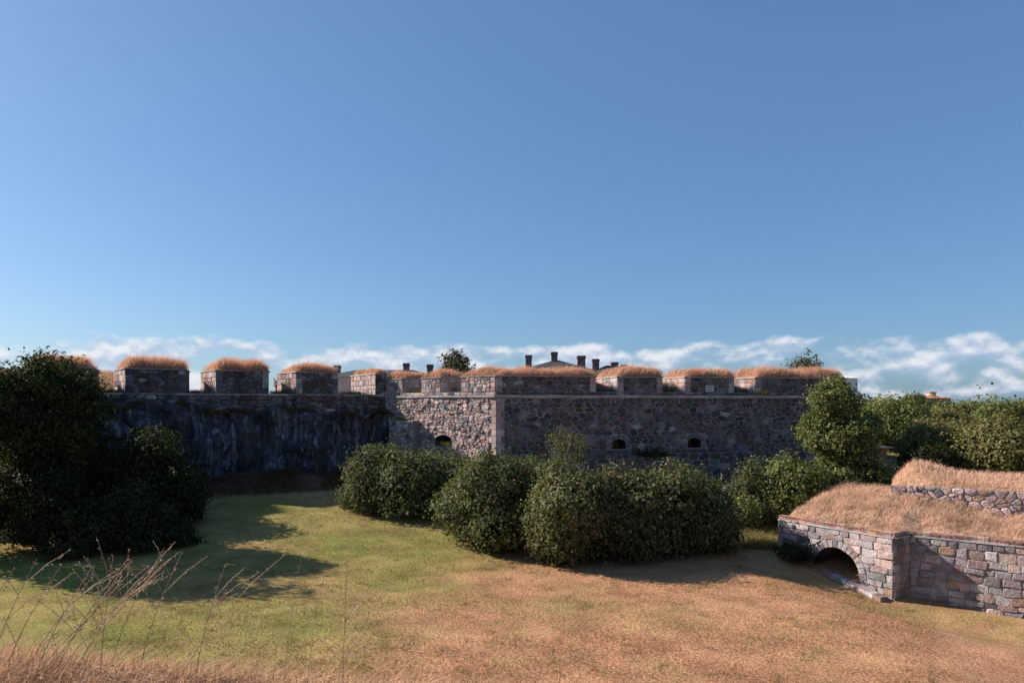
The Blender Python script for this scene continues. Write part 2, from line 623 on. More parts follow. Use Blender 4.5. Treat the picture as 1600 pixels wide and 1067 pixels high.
def clip(poly, px, py, nx, ny):
    """keep the side of the convex polygon where (p - P).n <= 0"""
    out = []
    n = len(poly)
    for i in range(n):
        a, b = poly[i], poly[(i + 1) % n]
        da = (a[0] - px) * nx + (a[1] - py) * ny
        db = (b[0] - px) * nx + (b[1] - py) * ny
        if da <= 0:
            out.append(a)
        if (da < 0 < db) or (db < 0 < da):
            t = da / (da - db)
            out.append((a[0] + (b[0] - a[0]) * t, a[1] + (b[1] - a[1]) * t))
    return out


def parea(p):
    return 0.5 * sum(p[i][0] * p[(i + 1) % len(p)][1] - p[(i + 1) % len(p)][0] * p[i][1] for i in range(len(p)))


def centroid(p):
    return (sum(q[0] for q in p) / len(p), sum(q[1] for q in p) / len(p))


def rubble(region, cw, ch, gap, jit=0.42):
    """irregular stones filling a convex region; mean stone size cw x ch"""
    u0, u1 = min(p[0] for p in region), max(p[0] for p in region)
    v0, v1 = min(p[1] for p in region), max(p[1] for p in region)
    seeds = []
    rows = max(1, round((v1 - v0) / ch))
    for r in range(rows):
        v = v0 + (r + 0.5) * (v1 - v0) / rows
        u = u0 - random.uniform(0, cw)
        while u < u1 + cw:
            drift = 1 + 0.35 * math.sin(u * 0.9 + v * 1.7) * math.sin(u * 0.37 - v * 0.8 + 1)
            w = cw * drift * random.choice((0.5, 0.7, 0.9, 1.0, 1.2, 1.7))
            q = random.random()
            if q > 0.10:
                seeds.append((u + w / 2, v + random.uniform(-jit, jit) * ch))
            if q > 0.86:
                seeds.append((u + w / 2 + random.uniform(-0.5, 0.5) * cw, v + random.uniform(-0.7, 0.7) * ch))
            u += w
    k = cw / ch
    pts = [(a, b * k) for a, b in seeds]
    out = []
    for i, (a, b) in enumerate(pts):
        if not (u0 - 0.3 * cw < a < u1 + 0.3 * cw):
            continue
        poly = [(p[0], p[1] * k) for p in region]
        near = sorted(((c - a) ** 2 + (d - b) ** 2, c, d) for c, d in pts if abs(c - a) < 3 * cw and abs(d - b) < 3 * cw)[1:22]
        for d2, c, d in near:
            dd = math.sqrt(d2)
            if dd < 1e-6:
                continue
            nx, ny = (c - a) / dd, (d - b) / dd
            h = dd / 2 - gap / 2
            poly = clip(poly, a + nx * h, b + ny * h, nx, ny)
            if len(poly) < 3:
                break
        if len(poly) >= 3 and parea(poly) > 0.02:
            out.append([(p[0], p[1] / k) for p in poly])
    return out


def courses(region, row_h, lens, gap, jit=0.02):
    """coursed blocks clipped to a convex region"""
    u0, u1 = min(p[0] for p in region), max(p[0] for p in region)
    v0, v1 = min(p[1] for p in region), max(p[1] for p in region)
    rows = max(1, round((v1 - v0) / row_h))
    edges = [v0 + (v1 - v0) * (i + (random.uniform(-0.18, 0.18) if 0 < i < rows else 0)) / rows for i in range(rows + 1)]
    out = []
    g = gap / 2
    for r in range(rows):
        u = u0 - random.uniform(0, lens[1] * 0.8)
        while u < u1:
            w = random.uniform(*lens)
            if u1 - (u + w) < lens[0] * 0.5:
                w = u1 - u + 0.01
            j = lambda: random.uniform(-jit, jit)
            rect = [(u + g + j(), edges[r] + g + j()), (u + w - g + j(), edges[r] + g + j()),
                    (u + w - g + j(), edges[r + 1] - g + j()), (u + g + j(), edges[r + 1] - g + j())]
            n = len(region)
            poly = rect
            for i in range(n):
                a, b = region[i], region[(i + 1) % n]
                ex, ey = b[0] - a[0], b[1] - a[1]
                ln = math.hypot(ex, ey)
                poly = clip(poly, a[0], a[1], ey / ln, -ex / ln)
                if len(poly) < 3:
                    break
            if len(poly) >= 3 and parea(poly) > 0.012:
                out.append(poly)
            u += w
    return out


def outside_arch(polys, uc, v0, rx, ry, bottom):
    """trim stones so that none covers the arch (semi-ellipse rx, ry above v0, jambs down to bottom)"""
    out = []
    for p in polys:
        cx, cy = centroid(p)
        if cy >= v0:
            a = math.atan2((cy - v0) / ry, (cx - uc) / rx)
            if ((cx - uc) / rx) ** 2 + ((cy - v0) / ry) ** 2 < 0.8:
                continue
            ex, ey = uc + rx * math.cos(a), v0 + ry * math.sin(a)
            nx, ny = math.cos(a) / rx, math.sin(a) / ry
            l = math.hypot(nx, ny)
            q = clip(p, ex, ey, -nx / l, -ny / l)
        elif cy > bottom - 0.1 and abs(cx - uc) < rx * 2.2:
            if abs(cx - uc) < rx * 0.85:
                if min(b for a, b in p) > bottom - 0.05:
                    continue
                q = clip(p, 0, bottom, 0, 1)
            else:
                sgn = 1 if cx > uc else -1
                q = clip(p, uc + sgn * rx, 0, -sgn, 0)
        else:
            q = p
        if len(q) >= 3 and parea(q) > 0.012:
            out.append(q)
    return out


def voussoirs(uc, v0, rx, ry, th, n, gap=0.03):
    out = []
    for i in range(n):
        a0, a1 = math.pi * i / n + gap / rx / 2, math.pi * (i + 1) / n - gap / rx / 2
        t = th * random.uniform(0.85, 1.15)
        out.append([(uc + rx * math.cos(a0), v0 + ry * math.sin(a0)), (uc + (rx + t) * math.cos(a0), v0 + (ry + t) * math.sin(a0)),
                    (uc + (rx + t) * math.cos(a1), v0 + (ry + t) * math.sin(a1)), (uc + rx * math.cos(a1), v0 + ry * math.sin(a1))])
    return out


def chaikin(p):
    out = []
    n = len(p)
    for i in range(n):
        a, b = p[i], p[(i + 1) % n]
        out += [(a[0] * 0.78 + b[0] * 0.22, a[1] * 0.78 + b[1] * 0.22), (a[0] * 0.22 + b[0] * 0.78, a[1] * 0.22 + b[1] * 0.78)]
    return out


class Masonry:
    """stones of one thing: the largest 300 become objects under their part, the rest one part of kind stuff"""

    def __init__(self, root, base, facing=1.0):
        self.root, self.base, self.q = root, base, []

    def lay(self, polys, O, u, n, parent, colors, proud=(0.04, 0.09), round_=True, inset=0.84, weight=1.0, name='stone'):
        O = Vector(O)
        for p in polys:
            ar = parea(p)
            if ar < 0:
                p = p[::-1]
                ar = -ar
            if round_ and len(p) < 9 and random.random() < round_:
                p = chaikin(p)
            h = random.uniform(*proud)
            cx, cy = centroid(p)
            m = len(p)
            tx, ty = random.uniform(-0.12, 0.12), random.uniform(-0.12, 0.12)

            def W(a, b, d):
                return O + u * a + UP * b + n * d
            vs = [W(a, b, -0.05) for a, b in p]
            vs += [W(a, b, h * 0.5) for a, b in p]
            vs += [W(cx + (a - cx) * inset, cy + (b - cy) * inset, h * random.uniform(0.85, 1.1) + (a - cx) * tx * 0.3 + (b - cy) * ty * 0.3) for a, b in p]
            vs.append(W(cx, cy, h * random.uniform(0.95, 1.25)))
            fs = []
            for i in range(m):
                j = (i + 1) % m
                fs.append((i, j, m + j, m + i))
                fs.append((m + i, m + j, 2 * m + j, 2 * m + i))
                fs.append((2 * m + i, 2 * m + j, 3 * m))
            self.q.append((ar * weight, parent, vs, fs, pick(*colors), name))

    def finish(self, cap=300):
        self.q.sort(key=lambda e: -e[0])
        for ar, par, vs, fs, c, nm in self.q[:cap]:
            mesh_obj(nm, vs, fs, M['stone'], par, self.base, tint=c)
        rest = self.q[cap:]
        if rest:
            V, Fc, T = [], [], []
            for ar, par, vs, fs, c, nm in rest:
                b = len(V)
                V += vs
                Fc += [tuple(i + b for i in f) for f in fs]
                T += [c] * len(vs)
            mesh_obj('small_stones', V, Fc, M['stone'], self.root, self.base, tint=T, kind='stuff')


def sheet_with_holes(name, O, u, outer, holes, mat, parent, base, tunnel=2.2, tmat=None):
    """a wall face in the plane (u, up) with arched openings that run back into the wall"""
    O = Vector(O)
    n = Vector((u.y, -u.x, 0))
    if n.y > 0:
        n = -n
    bm = bmesh.new()
    es = []
    for loop in [outer] + holes:
        vs = [bm.verts.new(O + u * a + UP * b - Vector(base)) for a, b in loop]
        for i in range(len(vs)):
            es.append(bm.edges.new((vs[i], vs[(i + 1) % len(vs)])))
    bmesh.ops.triangle_fill(bm, use_beauty=True, edges=es)
    me = bpy.data.meshes.new(name)
    bm.to_mesh(me)
    bm.free()
    me.materials.append(mat)
    o = bpy.data.objects.new(name, me)
    COL.objects.link(o)
    o.parent = parent
    for h in holes:
        m = len(h)
        vs = [O + u * a + UP * b + n * 0.01 for a, b in h] + [O + u * a + UP * b - n * tunnel for a, b in h]
        fs = [(i, (i + 1) % m, m + (i + 1) % m, m + i) for i in range(m)] + [tuple(range(2 * m - 1, m - 1, -1))]
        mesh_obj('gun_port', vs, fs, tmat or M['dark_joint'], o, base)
    return o


def arch_loop(uc, v0, rx, ry, bottom, n=14):
    return [(uc + rx, bottom)] + [(uc + rx * math.cos(math.pi * i / n), v0 + ry * math.sin(math.pi * i / n)) for i in range(n + 1)] + [(uc - rx, bottom)]


# ------------------------------------------------------------------ grass blades
def blades(pos, length, width, lean, tint, seg=2, spread=0.35):
    """pos (n,3); bent tapering blades. lean: mean lean vector (x,y) per unit length"""
    n = len(pos)
    L = np.asarray(length)
    ang = RNG.uniform(0, 2 * math.pi, n)
    side = np.stack([np.cos(ang), np.sin(ang), np.zeros(n)], 1)
    dirx = lean[0] + RNG.normal(0, spread, n)
    diry = lean[1] + RNG.normal(0, spread, n)
    d = np.stack([dirx, diry, np.zeros(n)], 1)
    V = []
    w = np.asarray(width)
    for k in range(seg + 1):
        t = k / seg
        c = pos + np.stack([np.zeros(n), np.zeros(n), L * (t - 0.22 * t * t)], 1) + d * (L * t * t)[:, None]
        if k < seg:
            ww = (w * (1 - 0.55 * t))[:, None]
            V.append(c - side * ww / 2)
            V.append(c + side * ww / 2)
        else:
            V.append(c)
    m = 2 * seg + 1
    V = np.stack(V, 1).reshape(-1, 3)
    b = (np.arange(n) * m)[:, None]
    tris = []
    for k in range(seg - 1):
        tris += [[2 * k, 2 * k + 1, 2 * k + 3], [2 * k, 2 * k + 3, 2 * k + 2]]
    tris.append([2 * seg - 2, 2 * seg - 1, 2 * seg])
    Fc = np.concatenate([b + np.array(t)[None, :] for t in tris], 0)
    T = np.repeat(tint, m, axis=0)
    return V, Fc, T


STRAWS = np.array([[0.60, 0.345, 0.225], [0.66, 0.40, 0.265], [0.50, 0.275, 0.18], [0.58, 0.36, 0.245], [0.40, 0.22, 0.15]])


def straw_tint(n, pal=STRAWS):
    return pal[RNG.integers(0, len(pal), n)] * RNG.uniform(0.8, 1.15, (n, 1))


# ------------------------------------------------------------------ merlons
def merlon(root, base, mas, O, u, n, s0, s1, depth, z0, z1, splay, fronts, cheeks, grass_h=0.75, left=True, right=True,
           lab=None, tilt=0.0, quoin_l=True, dl=None, dr=None, core='mortar', ends=None):
    """a parapet block between two embrasures: u along the wall, n outward. s0 < s1 along u. depth goes inwards."""
    grass_h *= random.uniform(0.86, 1.14)
    ph = random.uniform(0, 6)
    sp_l = math.tan(rad(splay if dl is None else dl))
    sp_r = math.tan(rad(splay if dr is None else dr))

    def pl(s, d, z):
        return O + u * s - n * d + UP * z
    fl, fr = (s0, 0), (s1, 0)
    bl, br = (s0 - depth * sp_l, depth), (s1 + depth * sp_r, depth)
    e = 0.0
    m = MB()
    ring = [fl, fr, br, bl]
    m.hexa([pl(a, b, z0 - 0.3) for a, b in ring] + [pl(a, b, z1) for a, b in ring])
    body = m.build('merlon', M[core], root, base)
    if lab:
        body['label'] = lab
    # front
    W, H = s1 - s0, z1 - z0
    reg = [(0, 0), (W, 0), (W, H), (0, H)]
    qw = 0.55
    inner = [(qw, 0), (W - qw, 0), (W - qw, H), (qw, H)] if W > 2.2 else reg
    Of = pl(s0, 0, z0)
    mas.lay(rubble(inner, fronts[0], fronts[1], 0.05), Of, u, n, body, fronts[2], weight=fronts[3])
    if W > 2.2:
        for ua, ub in ((0, qw), (W - qw, W)):
            mas.lay(courses([(ua, 0), (ub, 0), (ub, H), (ua, H)], 0.5, (1.2, 1.4), 0.03), Of, u, n, body, ends or cheeks, proud=(0.03, 0.05), round_=False,
                    inset=0.93, weight=fronts[3])
    # cheeks
    for on, a, b in ((left, bl, fl), (right, fr, br)):
        if not on:
            continue
        pa, pb = pl(a[0], a[1], z0), pl(b[0], b[1], z0)
        uu = (pb - pa)
        ln = uu.length
        uu.normalize()
        nn = Vector((uu.y, -uu.x, 0))
        mas.lay(courses([(0, 0), (ln, 0), (ln, H), (0, H)], 0.52, (0.45, 1.25), 0.035), pa, uu, nn, body, cheeks, proud=(0.02, 0.06), round_=False,
                inset=0.92, weight=0.8)
    # coping
    cw = 0.10
    c = MB()
    cen = (s0 + s1) / 2
    big = [(a + (cw if a > cen else -cw), b + (cw if b > 0 else -cw)) for a, b in ring]
    c.hexa([pl(a, b, z1 + 0.003) for a, b in big] + [pl(a, b, z1 + 0.10) for a, b in big])
    c.build('coping', M['cornice'], body, base)
    # turf mound
    nu, nv = 22, 14
    V = []
    for i in range(nu + 1):
        for j in range(nv + 1):
            a, b = i / nu, j / nv
            s = (s0 + (s1 - s0) * a) * (1 - b) + (bl[0] + (br[0] - bl[0]) * a) * b
            ins = min(a, 1 - a) * (s1 - s0), min(b, 1 - b) * depth
            hh = grass_h * 0.62 * (1 - math.exp(-2.6 * min(ins[0], ins[1]))) * (1 + 0.16 * math.sin(s * 1.6 + b * 5 + ph) + 0.12 * math.sin(s * 0.7 + ph * 2))
            k = 0.02
            V.append(pl(s * (1 - k) + cen * k, b * depth, z1 + 0.09 + hh))
    i_ = np.arange((nu + 1) * (nv + 1)).reshape(nu + 1, nv + 1)
    Fc = np.stack([i_[:-1, :-1].ravel(), i_[1:, :-1].ravel(), i_[1:, 1:].ravel(), i_[:-1, 1:].ravel()], 1)
    V = np.array([tuple(p) for p in V])
    tint = np.array([0.32, 0.185, 0.12]) * RNG.uniform(0.75, 1.1, (len(V), 1))
    mesh_obj('turf', V, Fc, M['soil'], body, base, tint=tint, smooth=True)
    # grass
    cnt = int(260 * (s1 - s0 + 1) * depth / 2.2)
    a = RNG.uniform(0, 1, cnt)
    b = RNG.beta(0.9, 1.3, cnt)
    ia, ib = a * nu, b * nv
    i0, j0 = np.clip(ia.astype(int), 0, nu - 1), np.clip(ib.astype(int), 0, nv - 1)
    fa, fb = (ia - i0)[:, None], (ib - j0)[:, None]
    G = V.reshape(nu + 1, nv + 1, 3)
    pos = (G[i0, j0] * (1 - fa) + G[i0 + 1, j0] * fa) * (1 - fb) + (G[i0, j0 + 1] * (1 - fa) + G[i0 + 1, j0 + 1] * fa) * fb
    pos[:, 2] -= 0.04
    patch = 0.75 + 0.55 * vnoise(pos[:, 0], pos[:, 1], 1.7, 62) + 0.2 * vnoise(pos[:, 0], pos[:, 1], 5.0, 63)
    Ln = grass_h * RNG.uniform(0.55, 1.05, cnt) * patch
    tt = straw_tint(cnt) * np.array([1.06, 1.13, 1.17]) * (0.82 + 0.3 * np.clip(patch, 0.4, 1.3))[:, None]
    gr = vnoise(pos[:, 0], pos[:, 1], 1.3, 61) + RNG.normal(0, 0.25, cnt) > 0.62
    tt[gr] = np.array([0.24, 0.20, 0.09]) * RNG.uniform(0.7, 1.2, (gr.sum(), 1))
    bv, bf, bt = blades(pos, Ln, RNG.uniform(0.018, 0.04, cnt), (0.45, -0.12), tt, seg=2, spread=0.36)
    # blades that hang over the coping, and a few tall seed stems
    k = int(90 * (s1 - s0))
    a2 = RNG.uniform(0.02, 0.98, k)
    hang = np.array([tuple(pl(s0 + (s1 - s0) * t, 0.02, z1 + 0.12)) for t in a2])
    hv, hf, ht = blades(hang, RNG.uniform(0.15, 0.5, k) * (0.5 + 0.8 * np.abs(np.sin(a2 * 17 + s0))), RNG.uniform(0.018, 0.04, k), (n.x * 0.7 + 0.3, n.y * 0.7), straw_tint(k) * 0.8, seg=2, spread=0.3)
    hv[:, 2] = np.where(hv[:, 2] > z1 + 0.2, z1 + 0.2 - (hv[:, 2] - z1 - 0.2) * 0.8, hv[:, 2])
    k2 = int(14 * (s1 - s0))
    tall = pos[RNG.integers(0, cnt, k2)]
    sv, sf, st_ = blades(tall, grass_h * RNG.uniform(1.1, 1.6, k2), RNG.uniform(0.014, 0.024, k2), (0.3, -0.05), straw_tint(k2), seg=2, spread=0.2)
    bf = np.concatenate([bf, hf + len(bv), sf + len(bv) + len(hv)])
    bv = np.concatenate([bv, hv, sv])
    bt = np.concatenate([bt, ht, st_])
    mesh_obj('dry_grass', bv, bf, M['straw'], body, base, tint=bt, kind='stuff')
    return body


# ------------------------------------------------------------------ the bastion
def build_bastion():
    base = tuple(C0)
    root, base = thing('bastion', 'rubble stone bastion with grass-topped merlons and a projecting string course', 'fortress', base)
    mas = Masonry(root, base)
    face_cols = [(DARK_SHADE, 6.5), (GREYD, 3.0), (BROWND, 2.2), (GREY, 0.5), ([(0.27, 0.19, 0.175)], 0.5)]  # stone colours lowered to carry the shade on the face
    flank_cols = [(PINK, 3.0), (MAUVE, 3.0), (GREY, 1.6), ([(0.50, 0.385, 0.34), (0.47, 0.38, 0.355), (0.52, 0.38, 0.32)], 3.2), (BROWN, 0.6), (GREYD, 0.6)]  # paler palette for the same kind of stone, sunlight put into the colour
    mer_front = [(GREYD, 4), (DARK_SHADE, 2.5), (BROWND, 1.2), (GREY, 0.8)]  # merlon fronts: shade put into the stone colours
    cheek_cols = [(PINK, 4), (MAUVE, 3), (BROWN, 0.4)]  # cheek colours raised to carry the sun on them
    zp = 4.7                                  # top of the plinth
    # face wall above the plinth, with two gun ports
    ports = []
    for px, pyb, pyt in ((967, 701, 686), (1085, 699, 684)):
        s = along(px, C0, UF)
        Y = (C0 + UF * s).y
        zb = EYE - (pyb - HY) / F * Y
        zt = EYE - (pyt - HY) / F * Y
        ports.append((s, zb + (zt - zb) * 0.5, 0.64, (zt - zb) * 0.5, zb))
    holes = [arch_loop(s, v0, rx, ry, bt) for s, v0, rx, ry, bt in ports]
    face = sheet_with_holes('face_wall', C0, UF, [(0, zp - 0.4), (LEN_FACE, zp - 0.4), (LEN_FACE, Z_CORN0 + 0.1), (0, Z_CORN0 + 0.1)], holes, M['mortar'], root, base)
    face['label'] = 'shaded bastion face of rubble toned dark for shade, with pale joints and two gun ports'
    st = rubble([(0.75, zp), (LEN_FACE, zp), (LEN_FACE, Z_CORN0), (0.75, Z_CORN0)], 0.64, 0.40, 0.075)
    for s, v0, rx, ry, bt in ports:
        st = outside_arch(st, s, v0, rx + 0.48, ry + 0.48, bt - 0.1)
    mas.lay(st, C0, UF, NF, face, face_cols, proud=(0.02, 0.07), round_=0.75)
    for s, v0, rx, ry, bt in ports:
        mas.lay(voussoirs(s, v0, rx + 0.04, ry + 0.03, 0.38, 13, gap=0.06), C0, UF, NF, face, [(GREYD, 3), (GREY, 1)], proud=(0.03, 0.06), round_=False, inset=0.9)
        for sg in (-1, 1):
            a0, a1 = sorted((s + sg * (rx + 0.05), s + sg * (rx + 0.42)))
            mas.lay(courses([(a0, bt - 0.1), (a1, bt - 0.1), (a1, v0 - 0.03), (a0, v0 - 0.03)], 0.3, (0.4, 0.7), 0.06), C0, UF, NF, face, [(GREYD, 3), (GREY, 1)])
        sl = MB()
        sl.box(C0 + UF * (s - rx - 0.25) + UP * (bt - 0.16) - NF * 0.3, UF * (2 * rx + 0.5), NF * 0.42, UP * 0.155)
        sl.build('port_sill', M['stone'], face, base, tint=(0.17, 0.16, 0.165))
    # plinth of the face
    pl = MB()
    offp = 0.32
    pl.box(C0 - UF * 0.2 - NF * 1.0 - UP * 0.5, UF * (LEN_FACE + 0.3), NF * (1.0 + offp), UP * (zp + 0.5))
    plo = pl.build('plinth', M['mortar'], root, base)
    mas.lay(rubble([(0, 1.0), (LEN_FACE, 1.0), (LEN_FACE, zp - 0.02), (0, zp - 0.02)], 0.85, 0.5, 0.1), C0 + NF * offp, UF, NF, plo, face_cols, weight=0.45)
    # flank
    Rf = C0 + UL * LEN_FLANK
    uf = -UL                                   # left to right
    pf = lambda px: LEN_FLANK - along(px, C0, UL)
    s = pf(693)
    Y = (Rf + uf * s).y
    zb, zt = EYE - (697 - HY) / F * Y, EYE - (680 - HY) / F * Y
    fport = (s, zb + (zt - zb) * 0.5, (pf(706) - pf(680)) / 2, (zt - zb) * 0.5, zb)
    flank = sheet_with_holes('flank_wall', Rf, uf, [(-1, -0.5), (LEN_FLANK, -0.5), (LEN_FLANK, Z_CORN0 + 0.1), (-1, Z_CORN0 + 0.1)],
                             [arch_loop(*fport)], M['mortar'], root, base)
    flank['label'] = 'sunlit bastion flank of pink and grey rubble with one gun port'
    zl = zb - 2.6
    st = rubble([(-0.6, zl), (LEN_FLANK - 0.7, zl), (LEN_FLANK - 0.7, Z_CORN0), (-0.6, Z_CORN0)], 0.43, 0.28, 0.035, jit=0.5)
    s, v0, rx, ry, bt = fport
    st = outside_arch(st, s, v0, rx + 0.32, ry + 0.32, bt - 0.1)
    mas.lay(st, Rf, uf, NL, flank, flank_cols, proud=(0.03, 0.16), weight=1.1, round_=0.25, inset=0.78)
    mas.lay(voussoirs(s, v0, rx + 0.03, ry + 0.03, 0.3, 13), Rf, uf, NL, flank, [(PINK, 1), (GREY, 1)], proud=(0.05, 0.08), round_=False, inset=0.9)
    sl = MB()
    sl.box(Rf + uf * (s - rx - 0.9) + UP * (bt - 0.2) - NL * 0.3, uf * (2 * rx + 1.6), NL * 0.5, UP * 0.19)
    sl.build('port_sill', M['cornice'], flank, base)
    # quoins on the salient corner
    z = 1.0
    k = 0
    while z < Z_CORN0 - 0.1:
        h = min(random.uniform(0.46, 0.6), Z_CORN0 - 0.02 - z)
        la, lb = (0.72, 0.42) if k % 2 else (0.42, 0.72)
        q = MB()
        o1, o2 = 0.055, 0.055
        kk = C0 + UP * z
        ring = [kk + NF * o1 + NL * o2 * 0 + UF * lb, kk + UF * lb - NF * 0.05, kk - NF * 0.15 + NL * -0.1, kk + UL * la - NL * 0.05, kk + UL * la + NL * o2]
        cor = kk + (NF + NL).normalized() * 0.062
        ring = [kk + UF * lb + NF * o1, kk + UF * lb - NF * 0.1, kk - (NF + NL) * 0.12, kk + UL * la - NL * 0.1, kk + UL * la + NL * o2, cor]
        q.add(ring + [p + UP * (h - 0.03) for p in ring],
              [(5, 4, 3, 2, 1, 0), (6, 7, 8, 9, 10, 11)] + [(i, (i + 1) % 6, 6 + (i + 1) % 6, 6 + i) for i in range(6)])
        q.build('quoin', M['stone'], flank, base, tint=pick((PINK, 3), ([(0.5, 0.40, 0.35)], 3)))
        z += h
        k += 1
    # string course
    for nm, O, u, n, a0, a1 in (('face', C0, UF, NF, -0.02, LEN_FACE), ('flank', Rf, uf, NL, -0.6, LEN_FLANK + 0.02)):
        cs = a0
        while cs < a1 - 0.3:
            w = min(random.uniform(1.5, 2.6), a1 - cs)
            m = MB()
            pr = 0.20 + random.uniform(-0.035, 0.035)
            dz_ = UP * random.uniform(-0.025, 0.02)
            m.box(O + u * cs - n * 0.3 + dz_ + UP * (Z_CORN0 + 0.10), u * (w - 0.02), n * (0.3 + pr), UP * (Z_CORN1 - Z_CORN0 - 0.10))
            m.box(O + u * cs - n * 0.3 + dz_ + UP * Z_CORN0, u * (w - 0.02), n * (0.3 + pr - 0.09), UP * 0.098)
            m.build('cornice_stone', M['cornice'], face if nm == 'face' else flank, base)
            cs += w
    # parapet base between string course and sills
    for nm, O, u, n, L_, par, cols in (('face', C0, UF, NF, LEN_FACE, face, face_cols), ('flank', Rf, uf, NL, LEN_FLANK, flank, flank_cols)):
        m = MB()
        lo, hi = (0.0, L_) if nm == 'face' else (-0.6, L_ - 0.003)
        m.box(O + u * lo - n * 6.0 + UP * (Z_CORN1 - 0.5), u * (hi - lo), n * (6.0 - 0.001), UP * (Z_BSILL - Z_CORN1 + 0.5 - (0.0 if nm == 'face' else 0.004)))
        pb = m.build('parapet_base', M['mortar'], root, base)
        mas.lay(rubble([(lo, Z_CORN1), (hi, Z_CORN1), (hi, Z_BSILL - 0.03), (lo, Z_BSILL - 0.03)], 0.7, 0.26, 0.05), O, u, n, pb, cols, weight=0.7)
    # merlons of the face
    F_EDGE = [(775, 931), (965, 1035), (1070, 1147), (1180, 1320)]
    labs = ['longest merlon, at the salient corner', 'short merlon, first to the right of the corner', 'short merlon with a pale plate', 'long merlon at the tree end']
    for (a, b), lb in zip(F_EDGE, labs):
        s0, s1 = along(a, C0, UF), along(b, C0, UF)
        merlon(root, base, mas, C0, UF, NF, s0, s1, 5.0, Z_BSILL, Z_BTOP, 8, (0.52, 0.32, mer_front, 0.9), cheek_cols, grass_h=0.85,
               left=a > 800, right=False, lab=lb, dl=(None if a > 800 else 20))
    # merlons of the flank
    FL_EDGE = [(603, 629), (659, 688), (721, 774.4)]
    labs = ['shaded merlon in the re-entrant angle', 'sunlit narrow merlon in the middle of the flank', 'sunlit wide merlon beside the corner']
    for (a, b), lb in zip(FL_EDGE, labs):
        s0, s1 = pf(a), pf(b)
        if b > 770:
            s1 -= 0.02
        merlon(root, base, mas, Rf, uf, NL, s0, s1, 3.6, Z_BSILL, Z_BTOP + 0.008, 4, (0.5, 0.34, [(PINK, 3), (GREY, 3)], 1.0), cheek_cols, grass_h=0.8,
               left=False, right=b < 770, lab=lb, dr=(4 if b < 770 else -45), dl=-4)
    # buttress beside the re-entrant angle
    b0, b1 = pf(618), pf(655)
    zt_ = EYE - (657 - HY) / F * (Rf + uf * b1).y
    m = MB()
    m.box(Rf + uf * b0 - NL * 0.2 - UP * 0.5, uf * (b1 - b0), NL * 1.0, UP * (zt_ + 0.5))
    bo = m.build('buttress', M['mortar'], root, base)
    mas.lay(rubble([(0, zt_ - 2.6), (b1 - b0, zt_ - 2.6), (b1 - b0, zt_ - 0.02), (0, zt_ - 0.02)], 0.55, 0.36, 0.06), Rf + uf * b0 + NL * 0.8, uf, NL, bo, flank_cols,
            proud=(0.04, 0.12))
    # far end of the work
    m = MB()
    m.box(E0 - UF * 0.6 - UP * 0.5, UF * 0.59, -NF * 16 + UF * 4.5, UP * (Z_CORN0 + 0.55))
    m.build('end_wall', M['mortar'], root, base)
    mas.finish()


build_bastion()


# ------------------------------------------------------------------ the curtain on the cliff
def build_curtain():
    root, base = thing('curtain_wall', 'shaded stone parapet wall with grass-topped merlons along the cliff', 'wall', tuple(R0 + UC * 20 + UP * 7))
    mas = Masonry(root, base)
    O = R0 + UC * LEN_CUR                       # far left end; u runs left to right
    u = -UC
    cols = [(GREYD, 4.0), (DARK_SHADE, 3.5), (BROWND, 1.0), (GREY, 0.5)]  # base and merlon fronts coloured darker for their shade
    cheek = [(PINK, 3), (MAUVE, 4), (BROWN, 0.3)]  # cheeks coloured paler than the fronts for the sun on them
    q = lambda px: LEN_CUR - along(px, R0, UC)
    m = MB()
    m.box(O - NC * 6.0 + UP * 6.5, u * LEN_CUR, NC * 6.0, UP * (Z_CSILL - 6.5))
    body = m.build('parapet_base', M['dark_joint'], root, base)
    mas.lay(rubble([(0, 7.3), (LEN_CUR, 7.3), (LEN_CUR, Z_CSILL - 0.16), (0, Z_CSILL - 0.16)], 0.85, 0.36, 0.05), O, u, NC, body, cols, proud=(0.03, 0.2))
    # flat sill slabs
    s = 0.0
    while s < LEN_CUR - 0.5:
        w = random.uniform(0.9, 1.8)
        b = MB()
        b.box(O + u * s - NC * 0.5 + UP * (Z_CSILL - 0.15), u * min(w - 0.03, LEN_CUR - s), NC * (0.5 + random.uniform(0.08, 0.16)), UP * (0.155 + random.uniform(0, 0.02)))
        b.build('sill_slab', M['stone'], body, base, tint=pick((GREY, 1)))
        s += w
    edges = [(48, 137), (196, 290), (338, 420), (463, 528), (587, 604)]
    labs = ['merlon half hidden behind the tree', 'merlon nearest the tree, largest of the row', 'second merlon from the tree', 'merlon beside the person',
            'stub merlon in the re-entrant angle with a long sunlit cheek']
    for i, ((a, b), lb) in enumerate(zip(edges, labs)):
        depth = 4.6 if i < 4 else 7.0
        merlon(root, base, mas, O, u, NC, q(a), q(b), depth, Z_CSILL + 0.01, Z_CTOP + 0.006 * i, 9, (0.62, 0.34, cols, 1.0), cheek, grass_h=0.95,
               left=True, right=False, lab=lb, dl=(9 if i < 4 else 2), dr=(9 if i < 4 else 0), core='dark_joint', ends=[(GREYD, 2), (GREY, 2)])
    mas.finish()


build_curtain()


